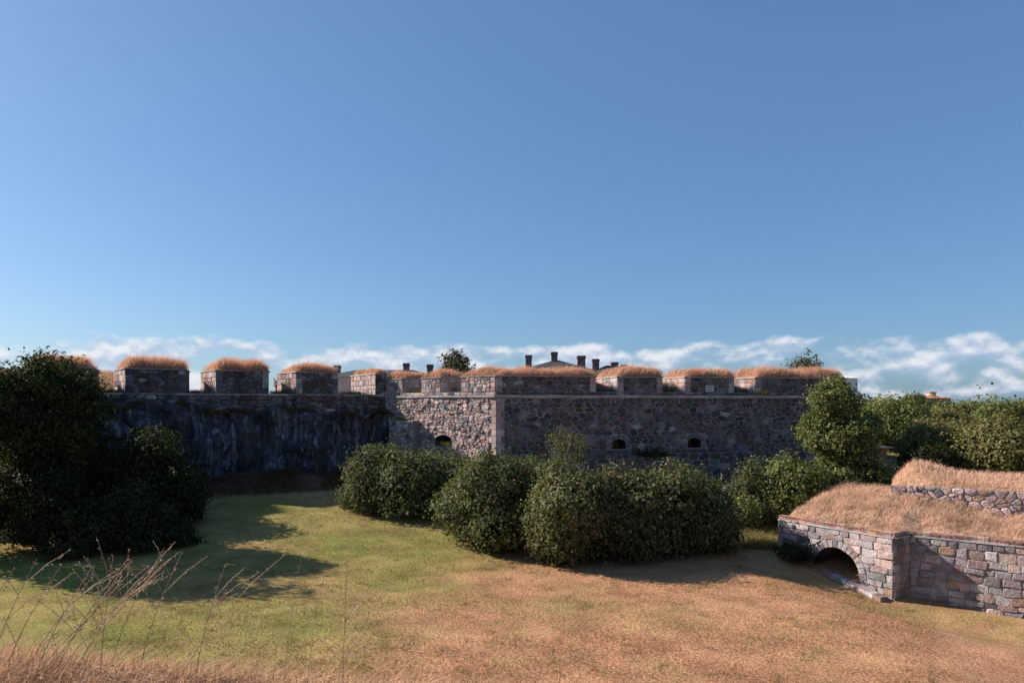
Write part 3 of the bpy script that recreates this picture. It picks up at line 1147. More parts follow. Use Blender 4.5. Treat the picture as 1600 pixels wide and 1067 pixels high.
# ------------------------------------------------------------------ casemate in the right-hand corner
def build_casemate():
    root, base = thing('casemate', 'low stone casemate with a round arch and a dry grass roof', 'casemate', tuple(CA0))
    mas = Masonry(root, base)
    zt = 1.96
    L1 = 7.15
    cols = [(MAUVE, 7), (GREY, 4), (BROWN, 0.5), (PINK, 0.8), (GREYD, 0.8)]
    O = CA0
    uc, v0, rx, ry = 3.8, -0.52, 1.45, 1.45
    bot = -2.0
    front = sheet_with_holes('front_wall', O, UCA, [(0, bot), (L1, bot), (L1, zt), (0, zt)], [arch_loop(uc, v0, rx, ry, bot + 0.02, 20)], M['mortar'], root, base,
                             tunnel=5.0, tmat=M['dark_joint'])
    st = courses([(0, -1.9), (L1, -1.9), (L1, zt - 0.01), (0, zt - 0.01)], 0.40, (0.35, 1.05), 0.028, jit=0.045)
    st = outside_arch(st, uc, v0, rx + 0.46, ry + 0.46, bot)
    mas.lay(st, O, UCA, NCA, front, cols, proud=(0.02, 0.09), round_=0.25, inset=0.9)
    mas.lay(voussoirs(uc, v0, rx + 0.02, ry + 0.02, 0.42, 17, gap=0.025), O, UCA, NCA, front, cols, proud=(0.04, 0.075), round_=False, inset=0.93)
    # vault lining: rough courses inside the arch, tinted dark to deepen its shade
    for k in range(9):
        a0, a1 = math.pi * k / 9, math.pi * (k + 1) / 9
        d = 0.35
        while d < 4.6:
            w = random.uniform(0.5, 0.9)
            pts = []
            for rr, off in ((rx - 0.001, 0), (rx - 0.05, 0.02)):
                for (aa, dd) in ((a0 + 0.012, d), (a1 - 0.012, d), (a1 - 0.012, d + w - 0.04), (a0 + 0.012, d + w - 0.04)):
                    pts.append(O + UCA * (uc + rr * math.cos(aa)) + UP * (v0 + rr * math.sin(aa)) - NCA * dd)
            b = MB()
            b.hexa(pts)
            b.build('vault_stone', M['stone'], front, base, tint=pick((BROWND, 2), (DARK_SHADE, 2)))
            d += w
    # right-hand end of the block and the wall set back from it
    P1 = O + UCA * L1
    ret = 1.5
    e = MB()
    e.box(P1 - UP * 3 - UCA * 0.4, UCA * 0.398, -NCA * 3.5, UP * (3 + zt))
    e.build('end_wall', M['mortar'], root, base)
    UW = Vector((0.80, -0.60, 0)).normalized()
    NW = Vector((UW.y, -UW.x, 0))
    Q0 = P1 - NCA * ret
    LW = 13.0
    w2 = MB()
    w2.box(Q0 - UW * 0.8 - UP * 4 - NW * 0.7, UW * (LW + 0.8), NW * 0.7, UP * (4 + zt - 0.004))
    wing = w2.build('wing_wall', M['mortar'], root, base)
    mas.lay(courses([(0, -3.0), (LW, -3.0), (LW, zt - 0.02), (0, zt - 0.02)], 0.40, (0.35, 0.9), 0.04, jit=0.07), Q0, UW, NW, wing,
            cols, proud=(0.03, 0.11), round_=0.35, inset=0.88)
    nn = UCA
    mas.lay(courses([(0, -3.0), (ret, -3.0), (ret, zt - 0.02), (0, zt - 0.02)], 0.46, (0.5, 1.0), 0.03), P1, -NCA, nn, wing, cols, proud=(0.02, 0.05), round_=False)
    # left-hand end
    e = MB()
    e.box(O - UP * 3 + UCA * 0.002, UCA * 0.4, -NCA * 6, UP * (3 + zt - 0.006))
    e.build('end_wall', M['mortar'], root, base)
    mas.lay(courses([(0, -1.5), (6, -1.5), (6, zt - 0.02), (0, zt - 0.02)], 0.46, (0.5, 1.1), 0.03), O - NCA * 6, NCA, -UCA, front, cols, weight=0.3, round_=False)
    # coping ledge and brick course above it
    def ledge(A, u, n, a0, a1):
        s = a0
        while s < a1 - 0.05:
            w = min(random.uniform(0.9, 1.5), a1 - s)
            m = MB()
            m.box(A + u * s - n * 0.45 + UP * (zt + 0.002), u * (w - 0.012), n * (0.45 + 0.09), UP * 0.075)
            m.build('coping', M['cornice'], root, base)
            s += w
        s = a0
        while s < a1 - 0.05:
            w = min(random.uniform(0.35, 0.6), a1 - s)
            m = MB()
            m.box(A + u * s - n * 0.4 + UP * (zt + 0.08), u * (w - 0.02), n * (0.4 - 0.06 + random.uniform(-0.02, 0.02)), UP * random.uniform(0.19, 0.24))
            m.build('brick', M['stone'], root, base, tint=pick((PINK, 2), (BROWN, 3), ([(0.42, 0.21, 0.10)], 0.4), ([(0.38, 0.20, 0.17)], 4)))
            s += w
    ledge(O, UCA, NCA, -0.02, L1 + 0.02)
    ledge(P1, -NCA, UCA, 0.10, ret - 0.02)
    ledge(Q0, UW, NW, 0.12, LW)
    # grass roof
    nu, nv = 60, 36
    V = []
    fr = []
    for i in range(nu + 1):
        a = i / nu
        d = a * (L1 + LW)
        p = O + UCA * d - NCA * 0.30 if d < L1 else Q0 + UW * (d - L1) - NW * 0.30
        fr.append(p)
    back_dir = Vector((0.62, 0.78, 0))
    for i, p in enumerate(fr):
        for j in range(nv + 1):
            b = j / nv
            dd = b * 11.0
            q = p + back_dir * dd
            z = zt + 0.12 + (1.45 - 0.85 * min(1, max(0, (i / nu * (L1 + LW) - 7.0) / 4))) * (1 - math.exp(-dd * 0.24)) + (0.13 * math.sin(q.x * 1.3) * math.sin(q.y * 1.1 + 0.6) + 0.09 * math.sin(q.x * 2.9 + 1) * math.sin(q.y * 2.3)) * min(1, dd)
            z -= 0.7 * max(0, 1 - i / 9.0) * min(1, dd / 3)
            if b > 0.86:
                z -= (b - 0.86) * 20
            if i == 0:
                z -= 1.8 * min(1, dd / 1.5)
            V.append((q.x, q.y, z))
    V = np.array(V)
    i_ = np.arange((nu + 1) * (nv + 1)).reshape(nu + 1, nv + 1)
    Fc = np.stack([i_[:-1, :-1].ravel(), i_[1:, :-1].ravel(), i_[1:, 1:].ravel(), i_[:-1, 1:].ravel()], 1)
    tint = np.array([0.44, 0.31, 0.215]) * RNG.uniform(0.75, 1.1, (len(V), 1))
    mesh_obj('turf_roof', V, Fc, M['soil'], root, base, tint=tint, smooth=True)
    cnt = 42000
    G = V.reshape(nu + 1, nv + 1, 3)
    ia, ib = RNG.uniform(0.5, nu, cnt), RNG.beta(0.85, 1.1, cnt) * nv * 0.92
    i0, j0 = np.clip(ia.astype(int), 0, nu - 1), np.clip(ib.astype(int), 0, nv - 1)
    fa, fb = (ia - i0)[:, None], (ib - j0)[:, None]
    pos = (G[i0, j0] * (1 - fa) + G[i0 + 1, j0] * fa) * (1 - fb) + (G[i0, j0 + 1] * (1 - fa) + G[i0 + 1, j0 + 1] * fa) * fb
    clump = 0.5 + 0.5 * vnoise(pos[:, 0], pos[:, 1], 1.6, 31)
    Ln = RNG.uniform(0.2, 0.62, cnt) * (0.45 + 1.1 * np.clip(clump, 0, 1)) * np.clip(0.45 + ib / nv * 2, 0, 1)
    tt = straw_tint(cnt) * np.array([1.15, 1.34, 1.45]) * (0.75 + 0.4 * np.clip(0.5 + 0.8 * vnoise(pos[:, 0], pos[:, 1], 2.2, 34), 0, 1))[:, None]
    gmix = RNG.uniform(0, 1, cnt) < np.clip(0.14 + 0.4 * vnoise(pos[:, 0], pos[:, 1], 0.9, 33), 0, 0.5)
    tt[gmix] = np.array([0.22, 0.19, 0.075]) * RNG.uniform(0.8, 1.2, (gmix.sum(), 1))
    bv, bf, bt = blades(pos, Ln, RNG.uniform(0.012, 0.03, cnt), (0.25, -0.15), tt, seg=2, spread=0.45)
    # clumps of tall bent grass, and grass spilling over the brick course
    kc = 260
    ci = RNG.integers(0, cnt, kc)
    kk = RNG.integers(0, kc, 6000)
    cp = pos[ci][kk] + np.stack([RNG.normal(0, 0.10, 6000), RNG.normal(0, 0.10, 6000), np.zeros(6000)], 1)
    cv, cf, ct = blades(cp, RNG.uniform(0.35, 0.85, 6000) * RNG.uniform(0.5, 1.1, kc)[kk], RNG.uniform(0.012, 0.026, 6000), (0.35, -0.2), straw_tint(6000) * np.array([1.15, 1.34, 1.45]) * RNG.uniform(0.65, 1.1, kc)[kk][:, None], seg=2, spread=0.4)
    kh = 2600
    dh = RNG.uniform(0, L1 + LW, kh)
    hp = np.array([tuple((O + UCA * t - NCA * 0.02) if t < L1 else (Q0 + UW * (t - L1) - NW * 0.02)) for t in dh])
    hp[:, 2] = zt + 0.24
    hl = RNG.uniform(0.1, 0.45, kh) * np.clip(0.55 + 0.9 * vnoise(dh, dh * 0, 2.3, 35), 0.05, 1.4)
    hv, hf, ht = blades(hp, hl, RNG.uniform(0.012, 0.026, kh), (-0.75, -0.5), straw_tint(kh) * np.array([0.95, 1.1, 1.15]), seg=2, spread=0.3)
    top_ = zt + 0.32
    hv[:, 2] = np.where(hv[:, 2] > top_, top_ - (hv[:, 2] - top_) * 0.9, hv[:, 2])
    bf = np.concatenate([bf, cf + len(bv), hf + len(bv) + len(cv)])
    bv = np.concatenate([bv, cv, hv])
    bt = np.concatenate([bt, ct, ht])
    mesh_obj('dry_grass', bv, bf, M['straw'], root, base, tint=bt, kind='stuff')
    mas.finish()

    # low wall that runs out from the arch
    r2, b2 = thing('low_wall', 'low ruined row of stone blocks slanting out in front of the arch', 'wall', tuple(O + UCA * 5.2 + NCA * 0.8 - UP * 1.0))
    A = O + UCA * 3.35 + NCA * 0.55
    Bp = O + UCA * 6.9 + NCA * 0.8
    d = Bp - A
    ln = d.length
    d.normalize()
    w = Vector((-d.y, d.x, 0)) * 0.55
    for lay in range(2):
        t = -0.25 * lay
        while t < ln:
            q = random.uniform(0.45, 0.85)
            p0, p1 = A + d * max(t, 0), A + d * min(t + q - 0.025, ln)
            zs = []
            for p in (p0, p1):
                top = float(ground_z(p.x, p.y)) + 0.30 - 0.02 * (p - A).length
                zs.append((top - 0.52, top - 0.27) if lay == 0 else (top - 0.265, top))
            j = lambda: Vector((random.uniform(-0.025, 0.025), random.uniform(-0.025, 0.025), random.uniform(-0.02, 0.02)))
            m = MB()
            m.hexa([p0 + UP * zs[0][0] + j(), p1 + UP * zs[1][0] + j(), p1 + w + UP * zs[1][0] + j(), p0 + w + UP * zs[0][0] + j(),
                    p0 + UP * zs[0][1] + j(), p1 + UP * zs[1][1] + j(), p1 + w + UP * zs[1][1] + j(), p0 + w + UP * zs[0][1] + j()])
            m.build('block', M['stone'], r2, b2, tint=pick((MAUVE, 3), (GREY, 1)))
            t += q

    # terrace wall behind
    T0 = at(1393, 757, 43.5)
    r3, b3 = thing('terrace_wall', 'rough pink stone terrace wall with pale dry grass on top', 'wall', (T0.x, T0.y, 1.5))
    m3 = Masonry(r3, b3)
    u3 = Vector((0.86, -0.51, 0)).normalized()
    n3 = Vector((u3.y, -u3.x, 0))
    L3 = 16.0
    zt3 = T0.z
    m = MB()
    T0g = Vector((T0.x, T0.y, 0))
    m.box(T0g - n3 * 0.8 + UP * 0.5, u3 * L3, n3 * 0.8, UP * (zt3 - 0.5))
    b_ = m.build('wall_body', M['mortar'], r3, b3)
    m3.lay(rubble([(0, 1.5), (L3, 1.5), (L3, zt3 - 0.02), (0, zt3 - 0.02)], 0.5, 0.36, 0.05), T0g, u3, n3, b_, [(PINK, 5), (GREY, 2), (BROWN, 1)], proud=(0.04, 0.12))
    m3.finish()
    nu, nv = 44, 16
    V = []
    for i in range(nu + 1):
        for j in range(nv + 1):
            d, w = i / nu * L3, j / nv * 6.5
            q = T0g + u3 * d - n3 * (0.05 + w)
            edge = min(d / 1.0, 1.0, (nv - j) / 3.0)
            z = zt3 + 0.0 + 1.0 * math.sin(math.pi * min(1, w / 6.0)) ** 0.7 * max(0.0, edge) * (0.85 - 0.35 * math.tanh((d - 2.6) * 1.1)) - (2.5 if j == nv else 0)
            V.append((q.x, q.y, z))
    V = np.array(V)
    i_ = np.arange((nu + 1) * (nv + 1)).reshape(nu + 1, nv + 1)
    Fc = np.stack([i_[:-1, :-1].ravel(), i_[1:, :-1].ravel(), i_[1:, 1:].ravel(), i_[:-1, 1:].ravel()], 1)
    mesh_obj('turf', V, Fc, M['soil'], r3, b3, tint=np.array([0.40, 0.25, 0.15]) * RNG.uniform(0.8, 1.1, (len(V), 1)), smooth=True)
    cnt = 9000
    G = V.reshape(nu + 1, nv + 1, 3)
    ia, ib = RNG.uniform(0, nu, cnt), RNG.uniform(0, nv - 1, cnt)
    i0, j0 = np.clip(ia.astype(int), 0, nu - 1), np.clip(ib.astype(int), 0, nv - 1)
    fa, fb = (ia - i0)[:, None], (ib - j0)[:, None]
    pos = (G[i0, j0] * (1 - fa) + G[i0 + 1, j0] * fa) * (1 - fb) + (G[i0, j0 + 1] * (1 - fa) + G[i0 + 1, j0 + 1] * fa) * fb
    bv, bf, bt = blades(pos, RNG.uniform(0.2, 0.55, cnt), RNG.uniform(0.012, 0.03, cnt), (0.2, -0.1), straw_tint(cnt) * np.array([1.18, 1.36, 1.48]), seg=2, spread=0.4)
    mesh_obj('dry_grass', bv, bf, M['straw'], r3, b3, tint=bt, kind='stuff')


build_casemate()


# ------------------------------------------------------------------ foliage
def leaf_cloud(blobs, n, size, pal, pal_w=None, droop=0.25, clump=0.28, per=16, hollow=0.55, ragged=(0.28, 0.36)):
    """leaves in clumps through the outer part of a union of ellipsoids. blobs: (x, y, z, rx, ry, rz)"""
    B = np.array(blobs, dtype=float)
    area = (B[:, 3] * B[:, 4] + B[:, 4] * B[:, 5] + B[:, 3] * B[:, 5])
    nc = max(8, int(n / per * 1.5))
    bi = RNG.choice(len(B), nc, p=area / area.sum())
    d = RNG.normal(size=(nc, 3))
    d /= np.linalg.norm(d, axis=1)[:, None]
    r = RNG.uniform(hollow ** 2, 1.0, nc) ** 0.5
    r = np.where(RNG.uniform(size=nc) < ragged[0], r + RNG.uniform(0, ragged[1], nc), r)
    c = B[bi, :3] + d * B[bi, 3:] * r[:, None]
    # drop clumps deep inside another blob
    keep = np.ones(nc, bool)
    for b in B:
        q = np.linalg.norm((c - b[:3]) / b[3:], axis=1)
        keep &= q > hollow * 0.85
    c, d, bi = c[keep], d[keep], bi[keep]
    k = len(c)
    if k == 0:
        return np.zeros((0, 3)), np.zeros((0, 4), int), np.zeros((0, 3))
    ci = RNG.integers(0, k, n)
    cs = RNG.uniform(0.6, 1.3, k)[ci]
    p = c[ci] + RNG.normal(0, 1, (n, 3)) * clump * np.array([1, 1, 0.75]) * cs[:, None]
    nrm = d[ci] * 1.05 + RNG.normal(0, 0.5, (n, 3)) + np.array([0, 0, 0.3])
    nrm /= np.linalg.norm(nrm, axis=1)[:, None]
    t = np.cross(nrm, RNG.normal(size=(n, 3)))
    t /= np.linalg.norm(t, axis=1)[:, None] + 1e-9
    t[:, 2] -= droop
    b = np.cross(nrm, t)
    s = size * RNG.uniform(0.6, 1.25, n)[:, None]
    fold = nrm * s * 0.12
    V = np.stack([p - t * s * 0.55, p + b * s * 0.36 + fold, p + t * s * 0.55, p - b * s * 0.36 + fold], 1).reshape(-1, 3)
    Fc = np.arange(4 * n).reshape(n, 4)
    pal = np.array(pal)
    pi_ = RNG.choice(len(pal), k, p=pal_w)[ci]
    mixp = RNG.choice(len(pal), n, p=pal_w)
    usemix = RNG.uniform(size=n) < 0.35
    pi_ = np.where(usemix, mixp, pi_)
    T = pal[pi_] * RNG.uniform(0.75, 1.25, (n, 1)) * RNG.uniform(0.85, 1.15, k)[ci][:, None]
    T = T * RNG.uniform(0.8, 1.22, len(B))[bi[ci]][:, None]
    return V, Fc, np.repeat(T, 4, axis=0)


def lobes(x, y, z, rx, ry, rz, n, k=0.42, seed=None, low=-0.75):
    """an uneven crown: a main ellipsoid and smaller lobes riding on it"""
    r = np.random.default_rng(seed if seed is not None else int(RNG.integers(1 << 30)))
    out = [(x, y, z, rx * 0.80, ry * 0.80, rz * 0.82)]
    for i in range(n):
        zz = low + (1 - low) * (i + 0.5) / n
        a = i * 2.39996 + r.uniform(-0.5, 0.5)
        q = math.sqrt(max(0, 1 - zz * zz))
        f = r.uniform(0.56, 0.76)
        s = k * r.choice((0.6, 0.75, 0.95, 1.15, 1.35))
        out.append((x + rx * q * math.cos(a) * f, y + ry * q * math.sin(a) * f, z + rz * zz * f, rx * s, ry * s, rz * s * 0.9))
    return out


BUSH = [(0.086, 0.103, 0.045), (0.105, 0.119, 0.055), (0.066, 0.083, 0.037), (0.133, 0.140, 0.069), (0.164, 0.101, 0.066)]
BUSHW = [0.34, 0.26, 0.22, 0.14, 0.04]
BUSHR = [(0.086, 0.101, 0.044), (0.109, 0.119, 0.055), (0.066, 0.081, 0.037), (0.136, 0.139, 0.069), (0.179, 0.105, 0.070)]
BUSHRW = [0.33, 0.26, 0.20, 0.14, 0.07]
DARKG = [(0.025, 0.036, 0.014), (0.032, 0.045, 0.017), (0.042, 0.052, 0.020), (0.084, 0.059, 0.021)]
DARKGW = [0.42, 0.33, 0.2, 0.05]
TREE = [(0.106, 0.128, 0.043), (0.132, 0.149, 0.053), (0.078, 0.098, 0.036), (0.170, 0.174, 0.068)]
TREEW = [0.35, 0.3, 0.2, 0.15]
OLIVE = [(0.136, 0.136, 0.051), (0.166, 0.153, 0.064), (0.111, 0.115, 0.044), (0.204, 0.153, 0.081)]
OLIVEW = [0.35, 0.3, 0.25, 0.10]


def plant(name, label, cat, blobs, n, size, pal, palw, group=None, stems=3, bark='bark', zbase=None, trunk=None, spread=0.5, **kw):
    B = np.array(blobs)
    cx, cy = B[0, 0], B[0, 1]
    zb = float(ground_z(cx, cy)) if zbase is None else zbase
    root, base = thing(name, label, cat, (cx, cy, zb), group)
    V, Fc, T = leaf_cloud(blobs, n, size, pal, palw, **kw)
    if trunk is None:
        low = V[:, 2] < zb + 0.05
        V[low, 2] = zb + 0.05 + RNG.uniform(0, 0.3, low.sum())
    mesh_obj('crown', V, Fc, M['leaf'], root, base, tint=T, kind='stuff')
    top = B[0, 2] + B[0, 5] * 0.5
    if trunk:
        tr = MB()
        r0 = trunk
        pts = [(cx + random.uniform(-0.1, 0.1) * t * 3, cy, zb - 0.2 + (top - zb + 0.2) * t) for t in (0, 0.25, 0.5, 0.75, 1)]
        tr.tube(pts, [r0 * 1.25, r0, r0 * 0.75, r0 * 0.5, r0 * 0.15], 8)
        tro = tr.build('trunk', M[bark], root, base, smooth=True)
        for b in B[1:1 + max(4, stems)]:
            h = random.uniform(0.3, 0.65)
            p0 = Vector(pts[0]).lerp(Vector(pts[-1]), h)
            p1 = Vector(b[:3])
            mid = p0.lerp(p1, 0.5) + UP * 0.25
            lm = MB()
            lm.tube([p0, mid, p1], [r0 * 0.45, r0 * 0.28, r0 * 0.08], 6)
            lm.build('limb', M[bark], tro, base, smooth=True)
    else:
        for i in range(stems):
            b = B[i % len(B)] if i else B[0]
            p0 = Vector((cx + random.uniform(-0.4, 0.4) * B[0, 3] * spread, cy + random.uniform(-0.3, 0.3), zb - 0.15))
            p1 = Vector(b[:3]) + UP * b[5] * 0.3
            st = MB()
            st.tube([p0, p0.lerp(p1, 0.5) + Vector((random.uniform(-0.2, 0.2), 0, 0.2)), p1], [0.09, 0.06, 0.02], 6)
            st.build('stem', M[bark], root, base, smooth=True)
    return root


def px_blob(px, py_top, py_bot, half_px, Y, depth=None, z_bot=None):
    """ellipsoid that fills px +- half_px and py_top..py_bot at distance Y"""
    c = at(px, (py_top + py_bot) / 2, Y)
    rz = (py_bot - py_top) / 2 / F * Y
    rx = half_px / F * Y
    return (c.x, c.y, c.z, rx, depth or rx, rz)


HEDGE = 'round-leaved bushes in a row across the lawn'


def bush(px, t, b, hw, Y, label, n=15000, pal=BUSH, w=BUSHW, size=0.19, nl=15, depth=None, seed=1, name='bush', cat='bush', group=HEDGE, **kw):
    x, y, z, rx, ry, rz = px_blob(px, t, b, hw, Y, depth)
    bl = lobes(x, y, z, rx, ry, rz, nl, k=0.44, seed=seed)
    # the skirt keeps its width down to the grass
    zg = float(ground_z(x, y))
    hs = max(0.4, (z - zg) * 0.55)
    bl += lobes(x, y, zg + hs * 0.95, rx * 0.90, ry * 0.90, hs, max(6, nl // 2), k=0.42, seed=seed + 100, low=-0.5)
    return plant(name, label, cat, bl, n, size, pal, w, group, **kw)


# bushes standing across the lawn
bush(590, 696, 832, 54, 52.0, 'leftmost bush of the row, tall with a sunlit left edge', 20000, seed=3, size=0.21)
bush(664, 703, 838, 62, 51.0, 'shaded dark bush second from the left in the row', 18000, seed=4, size=0.21)
bush(722, 708, 836, 36, 49.5, 'small dark bush in the gap under the sunlit flank wall', 9000, seed=5, size=0.2)
bush(768, 706, 868, 72, 43.5, 'big round bush below the salient corner of the bastion', 28000, seed=6)
bush(842, 711, 850, 60, 47.0, 'bush at the back of the row under the sapling', 15000, BUSHR, BUSHRW, seed=7)
bush(882, 724, 890, 68, 40.0, 'bush nearest the viewer, reaching lowest on the lawn', 30000, BUSHR, BUSHRW, seed=8)
bush(962, 722, 886, 72, 41.5, 'brown-tipped bush in the middle right of the row', 30000, BUSHR, BUSHRW, seed=9)
bush(1036, 725, 886, 66, 42.2, 'brown-tipped bush second from the right end of the row', 27000, BUSHR, BUSHRW, seed=10)
bush(1096, 736, 872, 58, 43.0, 'rightmost bush of the row, rounded, with a deep shaded right side', 22000, BUSHR, BUSHRW, seed=11)

# dark bushes and tree at the left edge
def bush_group(label, parts, n, pal, w, size, seed, group=None):
    bl = []
    for i, (px, t, b, hw, Y) in enumerate(parts):
        bl += lobes(*px_blob(px, t, b, hw, Y), 9, k=0.42, seed=seed + i)
    return plant('bush', label, 'bush', bl, n, size, pal, w, group, stems=5, ragged=(0.25, 0.35))


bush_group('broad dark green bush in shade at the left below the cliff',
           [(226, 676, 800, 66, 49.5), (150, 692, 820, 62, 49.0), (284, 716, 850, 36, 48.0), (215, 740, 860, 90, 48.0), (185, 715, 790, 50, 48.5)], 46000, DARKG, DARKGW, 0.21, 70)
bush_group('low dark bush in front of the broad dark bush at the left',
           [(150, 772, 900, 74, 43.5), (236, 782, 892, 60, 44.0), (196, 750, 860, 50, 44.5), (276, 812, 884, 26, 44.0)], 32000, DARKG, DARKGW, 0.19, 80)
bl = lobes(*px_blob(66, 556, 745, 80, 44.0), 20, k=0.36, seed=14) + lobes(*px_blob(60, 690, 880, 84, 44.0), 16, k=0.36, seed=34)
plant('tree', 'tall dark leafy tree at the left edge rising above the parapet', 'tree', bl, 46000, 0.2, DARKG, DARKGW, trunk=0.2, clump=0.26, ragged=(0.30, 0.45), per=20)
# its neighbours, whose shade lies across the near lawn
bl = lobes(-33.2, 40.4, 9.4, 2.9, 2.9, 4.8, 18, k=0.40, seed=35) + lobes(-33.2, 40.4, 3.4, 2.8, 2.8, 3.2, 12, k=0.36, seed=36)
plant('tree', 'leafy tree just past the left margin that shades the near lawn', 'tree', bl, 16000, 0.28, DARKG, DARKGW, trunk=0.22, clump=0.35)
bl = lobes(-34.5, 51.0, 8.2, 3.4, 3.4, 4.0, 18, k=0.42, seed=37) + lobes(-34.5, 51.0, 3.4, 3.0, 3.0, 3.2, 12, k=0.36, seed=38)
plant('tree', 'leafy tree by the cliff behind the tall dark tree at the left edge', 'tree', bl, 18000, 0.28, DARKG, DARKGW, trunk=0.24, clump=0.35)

# sapling before the bastion
x_, y_, z_, rx_, ry_, rz_ = px_blob(888, 660, 745, 33, 55.0)
plant('sapling', 'thin sapling with sparse leaves and a pale stem before the bastion face', 'tree', lobes(x_, y_, z_, rx_, ry_, rz_, 16, k=0.30, seed=15), 1700, 0.15,
      [(0.10, 0.105, 0.045), (0.085, 0.10, 0.045), (0.15, 0.12, 0.06)], [0.4, 0.4, 0.2], trunk=0.13, bark='pale_bark', clump=0.3, per=8, zbase=0.4)

# bushes and the tall tree at the right end
bush(1160, 778, 815, 26, 50.0, 'small low bush beside the weeds at the end of the lawn', 3500, TREE, TREEW, seed=16, group=None, nl=8)
bush(1190, 722, 830, 40, 52.0, 'bush under the bastion wall to the left of the tall tree', 11000, BUSH, BUSHW, seed=17, group=None)
bush(1240, 714, 815, 46, 51.0, 'bush close against the foot of the tall tree', 12000, TREE, TREEW, seed=18, group=None)
bl = []
for (a_, t_, b_, h_, k_, sd) in ((1305, 592, 668, 36, 12, 19), (1312, 636, 722, 54, 16, 20), (1322, 690, 800, 52, 14, 21), (1272, 640, 682, 18, 5, 22), (1362, 640, 700, 16, 5, 23)):
    bl += lobes(*px_blob(a_, t_, b_, h_, 52.0), k_, k=0.38, seed=sd)
plant('tree', 'tall sunlit leafy tree at the right end of the bastion', 'tree', bl, 46000, 0.2, TREE, TREEW, trunk=0.25, ragged=(0.25, 0.4), clump=0.25, per=20)

bush(1248, 852, 886, 27, 41.6, 'low dark shrub at the left foot of the casemate arch', 3200, DARKG, DARKGW, seed=39, group=None, nl=8, size=0.15)

# trees beyond
FAR = 'trees beyond the bastion on the right'


def far_tree(px, t, b, hw, Y, label, n, pal, w, seed, size=0.3, trunk=0.25, name='tree', zb=None, group=FAR, k=0.42, clump=0.4, nl=16, **kw):
    x, y, z, rx, ry, rz = px_blob(px, t, b, hw, Y)
    return plant(name, label, 'tree', lobes(x, y, z, rx, ry, rz, nl, k=k, seed=seed), n, size, pal, w, group, trunk=trunk, clump=clump, zbase=zb, **kw)


far_tree(1398, 619, 705, 46, 88, 'dark round tree right behind the tall sunlit tree', 15000, TREE, TREEW, 21)
far_tree(1464, 652, 748, 54, 66, 'olive leafy tree above the terrace wall', 20000, OLIVE, OLIVEW, 22, size=0.24)
far_tree(1556, 650, 765, 56, 62, 'olive tree at the right edge behind the terrace wall', 18000, OLIVE, OLIVEW, 23, size=0.24)
far_tree(1468, 638, 690, 42, 100, 'brownish tree behind the olive tree', 9000, OLIVE, OLIVEW, 24, size=0.34)
far_tree(1427, 615, 660, 24, 150, 'distant dark domed tree on the skyline', 7000, TREE, TREEW, 25, size=0.45)
far_tree(1366, 624, 665, 26, 140, 'distant dark tree on the skyline behind the tall tree', 6000, TREE, TREEW, 26, size=0.45)
far_tree(1500, 629, 670, 36, 150, 'distant green tree on the skyline at the right edge', 7000, TREE, TREEW, 27, size=0.45)
far_tree(1570, 629, 670, 44, 130, 'distant broad green tree at the right margin', 8000, TREE, TREEW, 28, size=0.45)
bush(1395, 674, 700, 20, 90, 'pale green shrub above the small dark roof', 2600, OLIVE, OLIVEW, seed=29, group=None, size=0.26, nl=8)
bush(1446, 690, 748, 34, 62, 'dark shrub in the shade above the terrace grass', 7000, DARKG, DARKGW, seed=30, group=None, size=0.24, nl=10)
bush(1362, 712, 772, 22, 57, 'dark shrub between the tall tree and the terrace wall', 5000, BUSH, BUSHW, seed=31, group=None, nl=10)
far_tree(712, 547, 615, 25, 96, 'leafy tree rising behind the flank of the bastion', 4200, [(0.075, 0.085, 0.04), (0.095, 0.10, 0.05), (0.06, 0.07, 0.035)], [0.4, 0.3, 0.3], 32,
         size=0.3, zb=9.5, group=None, k=0.40, clump=0.30, per=14, ragged=(0.4, 0.7), hollow=0.3)
far_tree(1260, 556, 615, 26, 100, 'leafy tree rising behind the end of the bastion', 3600, [(0.085, 0.08, 0.045), (0.10, 0.09, 0.05), (0.07, 0.07, 0.04)], [0.4, 0.3, 0.3], 33,
         size=0.3, zb=9.5, group=None, k=0.40, clump=0.30, per=14, ragged=(0.4, 0.7), hollow=0.3)


# far wood that closes the horizon
def far_wood():
    blobs = []
    for i in range(90):
        a = rad(-5 + i * 55 / 90)
        d = random.uniform(230, 330)
        x, y = math.sin(a) * d, math.cos(a) * d
        if x / y < 0.42:
            continue
        h = random.uniform(6, 9)
        blobs.append((x, y, ground_z(x, y) + h * 0.5, 7, 7, h * 0.62))
    V, Fc, T = leaf_cloud(blobs, 26000, 1.1, TREE, TREEW, clump=1.2)
    o = mesh_obj('far_wood', V, Fc, M['leaf'], tint=T * 1.1, kind='stuff')
    o['label'] = 'far green wood along the horizon at the right'


far_wood()


# ------------------------------------------------------------------ buildings beyond
def hip_roof(m, x0, x1, y0, y1, ze, zr, hip=0.5):
    w = (y1 - y0) / 2
    xm = w * hip * 2
    c = [(x0, y0, ze), (x1, y0, ze), (x1, y1, ze), (x0, y1, ze), (x0 + xm, (y0 + y1) / 2, zr), (x1 - xm, (y0 + y1) / 2, zr)]
    m.add(c, [(0, 1, 5, 4), (1, 2, 5), (2, 3, 4, 5), (3, 0, 4), (3, 2, 1, 0)])


